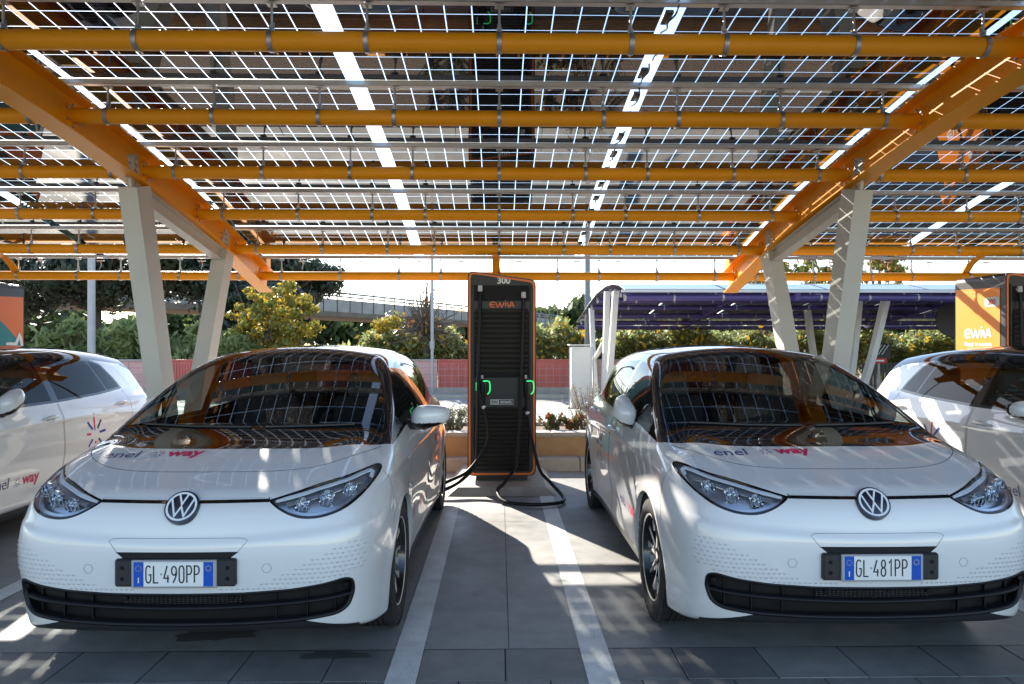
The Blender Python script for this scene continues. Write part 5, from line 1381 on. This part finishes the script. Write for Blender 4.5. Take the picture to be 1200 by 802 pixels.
    for view, fx in (('right', 1), ('left', -1)):
        # reading direction: on the picture's right side of a car (+x) y grows to the right when seen from outside
        y0 = 1.42 if fx > 0 else 1.93
        word('enel', view, y0, .43, .125, 'decal_navy', fx=fx); burst_logo(by, y0+fx*.305, .46, .043, view, flipx=fx); word('way', view, y0+fx*.365, .43, .125, 'decal_pink', bold=.004, fx=fx)
        for k, (cc, a, r0, r1, wd) in enumerate((('decal_blue',135,.06,.17,.024),('decal_pink',95,.05,.19,.022),('decal_cyan',95,.03,.06,.022),('decal_navy',50,.06,.16,.024),('decal_blue',5,.07,.17,.022),('decal_navy',-45,.07,.18,.022),('decal_pink',-88,.07,.19,.022),('decal_blue',-135,.07,.16,.022),('decal_pink',178,.07,.14,.020))):
            c_, s_ = math.cos(R(a)), math.sin(R(a)); q = [(c_*r0-s_*wd/2, s_*r0+c_*wd/2), (c_*r0+s_*wd/2, s_*r0-c_*wd/2), (c_*r1+s_*wd/2, s_*r1-c_*wd/2), (c_*r1-s_*wd/2, s_*r1+c_*wd/2)]
            by.setdefault(cc, []).append(([(2.78+x, .72+z) for x, z in q], [(0,1,2,3)], view, .0018))
    for m, L in by.items():
        acc = Acc()
        for V, F, view, off in L: acc.add(conform(V, F, view, off), F)
        mk('lettering', acc.V, acc.F, m, root)
    # ---- wipers
    mb = MB(); mb.tube([(-.62,.965,1.108),(-.30,.905,1.100),(.02,.89,1.098)], .007, 6); mb.build('wiper', 'black_plastic', root); mb = MB(); mb.tube([(.10,.89,1.098),(.36,.912,1.102),(.60,.955,1.106)], .007, 6); mb.build('wiper', 'black_plastic', root)
    # ---- wheels
    for ay in (AX_F, AX_R):
        for sgn in (1, -1):
            wr = wheel(root); wr.location = (sgn*.778, ay, AX_Z); wr.scale = (1.04,1.04,1.04)
            if sgn < 0: wr.rotation_euler = (0,0,math.pi)
            if sgn < 0 and ay == AX_F or sgn > 0 and ay == AX_F: pass
    # ---- cabin
    mb = MB(); mb.prism([(.98,1.02),(1.25,1.05),(1.60,1.04),(1.72,.97),(1.75,.80),(1.4,.6),(1.0,.6)], -.70, .70, 'yz'); mb.build('dashboard', 'interior', root)
    mb = MB(); mb.box((.0,2.55,.33), (1.5,2.6,.06)); mb.box((0,3.75,.80), (1.3,.5,.03)); mb.build('cabin_floor', 'interior', root)
    for (sx, sy, big) in ((-.38,2.05,1),(.38,2.05,1),(-.40,2.98,0),(.40,2.98,0)):
        st = MB(); st.box((sx,sy-.05,.55), (.50,.52,.18), bev=.05); st.box((sx,sy+.27,.86), (.48,.13,.62), rot=Matrix.Rotation(R(-14),3,'X'), bev=.05)
        seat = st.build('seat', 'seat_fabric', root, auto=60)
        hr = MB(); hr.box((sx,sy+.385,1.25), (.28,.10,.19), bev=.04); hr.tube([(sx-.07,sy+.36,1.12),(sx-.07,sy+.38,1.2)], .008, 6); hr.tube([(sx+.07,sy+.36,1.12),(sx+.07,sy+.38,1.2)], .008, 6)
        hr.build('headrest', 'interior_grey', seat, auto=60)
    mb = MB(); mb.tube([(.38+.17*math.cos(R(a)), 1.66+.06*math.sin(R(a)), 1.00+.17*math.sin(R(a))) for a in range(0,360,15)], .013, 8, closed=True); mb.box((.38,1.66,.99), (.30,.03,.05), bev=.01); mb.box((.38,1.62,.97), (.08,.10,.08), bev=.01); mb.build('steering_wheel', 'interior', root, auto=60)
    mb = MB(); mb.box((0,1.70,1.40), (.22,.03,.065), bev=.012); mb.tube([(0,1.70,1.42),(0,1.74,1.49)], .01, 6); mb.build('rear_view_mirror', 'interior', root, auto=60)
    mb = MB(); mb.box((0,3.62,1.475), (.02,.10,.02), bev=.004); mb.lathe([(.018,0),(.012,.03),(.0005,.045)], 8, 'z', (0,3.62,1.485)); mb.build('antenna', 'gloss_black', root)
    return root

def plate_text(pl, digits, letters_end):
    """registration characters on a plate object (sits on the plate's own face)"""
    bb = [Vector(c) for c in pl.bound_box]; y = min(c.y for c in bb); cz = (min(c.z for c in bb)+max(c.z for c in bb))/2
    fl = Flat(); s_ = .0375; x = -.124
    for ch in 'GL': 
        for st in stroke_glyph(ch): fl.stroke(st, .19, dx=x, dy=-s_, sc_=1) if False else fl.add(stroke2d([(p[0]*.026, p[1]*s_) for p in st], .0062), dx=x, dy=-s_)
        x += .0335
    fl.add(lathe_ring(.0022,.0040,16), dx=x+.003, dy=0); x += .013
    for ch in digits+letters_end:
        for st in stroke_glyph(ch): fl.add(stroke2d([(p[0]*.026, p[1]*s_) for p in st], .0062), dx=x, dy=-s_)
        x += .0335 if ch != '1' else .031
    fl.on_plane('plate_lettering', (0,y,cz), (1,0,0), (0,0,1), (0,-1,0), 'plate_ink', pl, off=.0006, step=.00004)

def wheel(parent):
    """outer face towards +x"""
    w_ = empty('wheel', parent=parent)
    mb = MB(); hw = .107; RO = .335
    prof = [(.222,-hw*.80),(.245,-hw*1.0),(.290,-hw*1.03),(.322,-hw*.92),(RO,-hw*.74)]
    for gx in (-.045,-.015,.015,.045):
        prof += [(RO,gx-.004),(RO-.007,gx-.003),(RO-.007,gx+.003),(RO,gx+.004)]
    prof += [(RO,hw*.74),(.322,hw*.92),(.290,hw*1.03),(.262,hw*1.04),(.245,hw*1.0),(.222,hw*.80)]
    mb.lathe(prof, 64, 'x')
    for k in range(40):          # shoulder blocks
        a = 2*math.pi*k/40
        for s in (-1,1):
            rot = Matrix.Rotation(a, 3, 'X'); mb.box(rot @ Vector((s*hw*.80, .331, 0)), (.034,.011,.036), rot=rot)
    mb.build('tyre', 'rubber', w_, auto=35)
    mb = MB(); mb.lathe([(.236,hw*.86),(.231,hw*.92),(.224,hw*.90),(.214,hw*.60),(.208,.0),(.215,-hw*.8),(.23,-hw*.9)], 56, 'x')
    mb.lathe([(.0005,.030),(.07,.030),(.09,.018),(.12,.012)], 32, 'x')
    rim = mb.build('rim', 'rim_black', w_, auto=40)
    mb = MB(); mb.lathe([(.2355,hw*.865),(.2315,hw*.935),(.2275,hw*.935),(.2245,hw*.89)], 56, 'x'); mb.build('rim_flange', 'rim_silver', rim, auto=60)
    mb = MB(); mb.lathe([(.05,-.03),(.165,-.03),(.165,-.02),(.06,-.02)], 40, 'x'); mb.build('brake_disc', 'brake_disc', w_, auto=30)
    dk = MB(); sv = MB()
    for k in range(5):
        for sd in (-1, 1):
            a = 2*math.pi*k/5+R(90)
            def P(r, t, x):            # r along the spoke, t sideways (to the pair), x outwards
                ca, sa = math.cos(a), math.sin(a); return (x, r*ca-t*sd*sa, r*sa+t*sd*ca)
            # body of the spoke
            loop = [(.045,.004),(.045,.030),(.13,.050),(.222,.070),(.222,.030),(.13,.014)]
            V = [P(r, t, .062-.012*(r/.22)+.018*(r > .2)) for r, t in loop]+[P(r, t, .028) for r, t in loop]; n = len(loop)
            dk.add(V, [tuple(range(n)), tuple(range(n, 2*n))[::-1]]+[(i, (i+1)%n, n+(i+1)%n, n+i) for i in range(n)])
            # machined face: a slim blade that widens outwards
            if sd > 0: loop = [(.040,.026),(.125,.049),(.224,.080),(.224,.040),(.13,.024),(.05,.008)]
            else: loop = [(.040,.022),(.13,.044),(.224,.072),(.224,.052),(.13,.028),(.05,.012)]
            V = [P(r, t, .0655-.012*(r/.22)+.018*(r > .2)) for r, t in loop]+[P(r, t, .058-.012*(r/.22)) for r, t in loop]; n = len(loop)
            sv.add(V, [tuple(range(n)), tuple(range(n, 2*n))[::-1]]+[(i, (i+1)%n, n+(i+1)%n, n+i) for i in range(n)])
        # broad machined pad between the pair at the outer end of every spoke pair
        a = 2*math.pi*(k+.5)/5+R(90); ca, sa = math.cos(a), math.sin(a)
        loop = [(.150,-.012),(.222,-.030),(.226,.030),(.155,.020)]
        V = [(.066-.006, r*ca-t*sa, r*sa+t*ca) for r, t in loop]+[(.045, r*ca-t*sa, r*sa+t*ca) for r, t in loop]
        sv.add(V, [(0,1,2,3),(7,6,5,4)]+[(i,(i+1)%4,4+(i+1)%4,4+i) for i in range(4)])
    dk.build('spoke_pair', 'rim_black', rim); sv.build('machined_spokes', 'rim_silver', rim)
    mb = MB(); mb.lathe([(.0005,.070),(.028,.068),(.034,.060),(.036,.03)], 24, 'x'); mb.build('hub_cap', 'rim_black', rim, auto=40)
    mb = MB()
    for k in range(5):
        a = 2*math.pi*(k+.5)/5+R(90); mb.lathe([(.0005,.046),(.008,.045),(.010,.03)], 6, 'x', (0, .052*math.cos(a), .052*math.sin(a)))
    mb.build('wheel_bolt', 'bolt', rim)
    return w_
# ------------------------------------------------------------ cars
proto = build_car()
C = [(proto, (-1.45,3.21,0), -.4, '490', (0, 1), 'white hatchback with blue edged plate ending 490PP, left of the middle charger'),
     (None, (1.755,3.24,0), 0., '481', (1, 1), 'white hatchback with blue edged plate ending 481PP, right of the middle charger'),
     (None, (-4.76,4.07,0), 0., None, (1, 1), 'leftmost white hatchback, parked in front of the charger with the teal panel'),
     (None, (4.76,3.5,0), 0., None, (0, 0), 'rightmost white hatchback, striped with sun, in front of the orange side panel')]
for i, (o, loc, rz, num, fold, label) in enumerate(C):
    if o is None: o = copy_tree(proto)
    C[i] = (o, loc, rz, num, fold, label)
for (o, loc, rz, num, fold, label) in C:
    o.location = loc; o.rotation_euler = (0,0,R(rz)); tag(o, label, 'car', 'white hatchbacks parked at the chargers')
    for c in o.children:
        if c.name.startswith('wing_mirror'):
            s = c["side"]; f = fold[0] if s > 0 else fold[1]
            if f: c.rotation_euler = (0,-s*R(30),s*R(66)); c.location = (s*.845, 1.53, 1.06)
            del c["side"]
        if c.name.startswith('plate_holder'):
            for p in c.children:
                if p.name.startswith('number_plate'):
                    if num: plate_text(p, num, 'PP')
for e, rib, where in FENCE:
    if rib: tag(e, 'ribbed red fence section '+where, 'fence panel', 'fence sections along the far pavement')
    else: tag(e, 'pink tiled wall section '+where, 'wall', 'fence sections along the far pavement')
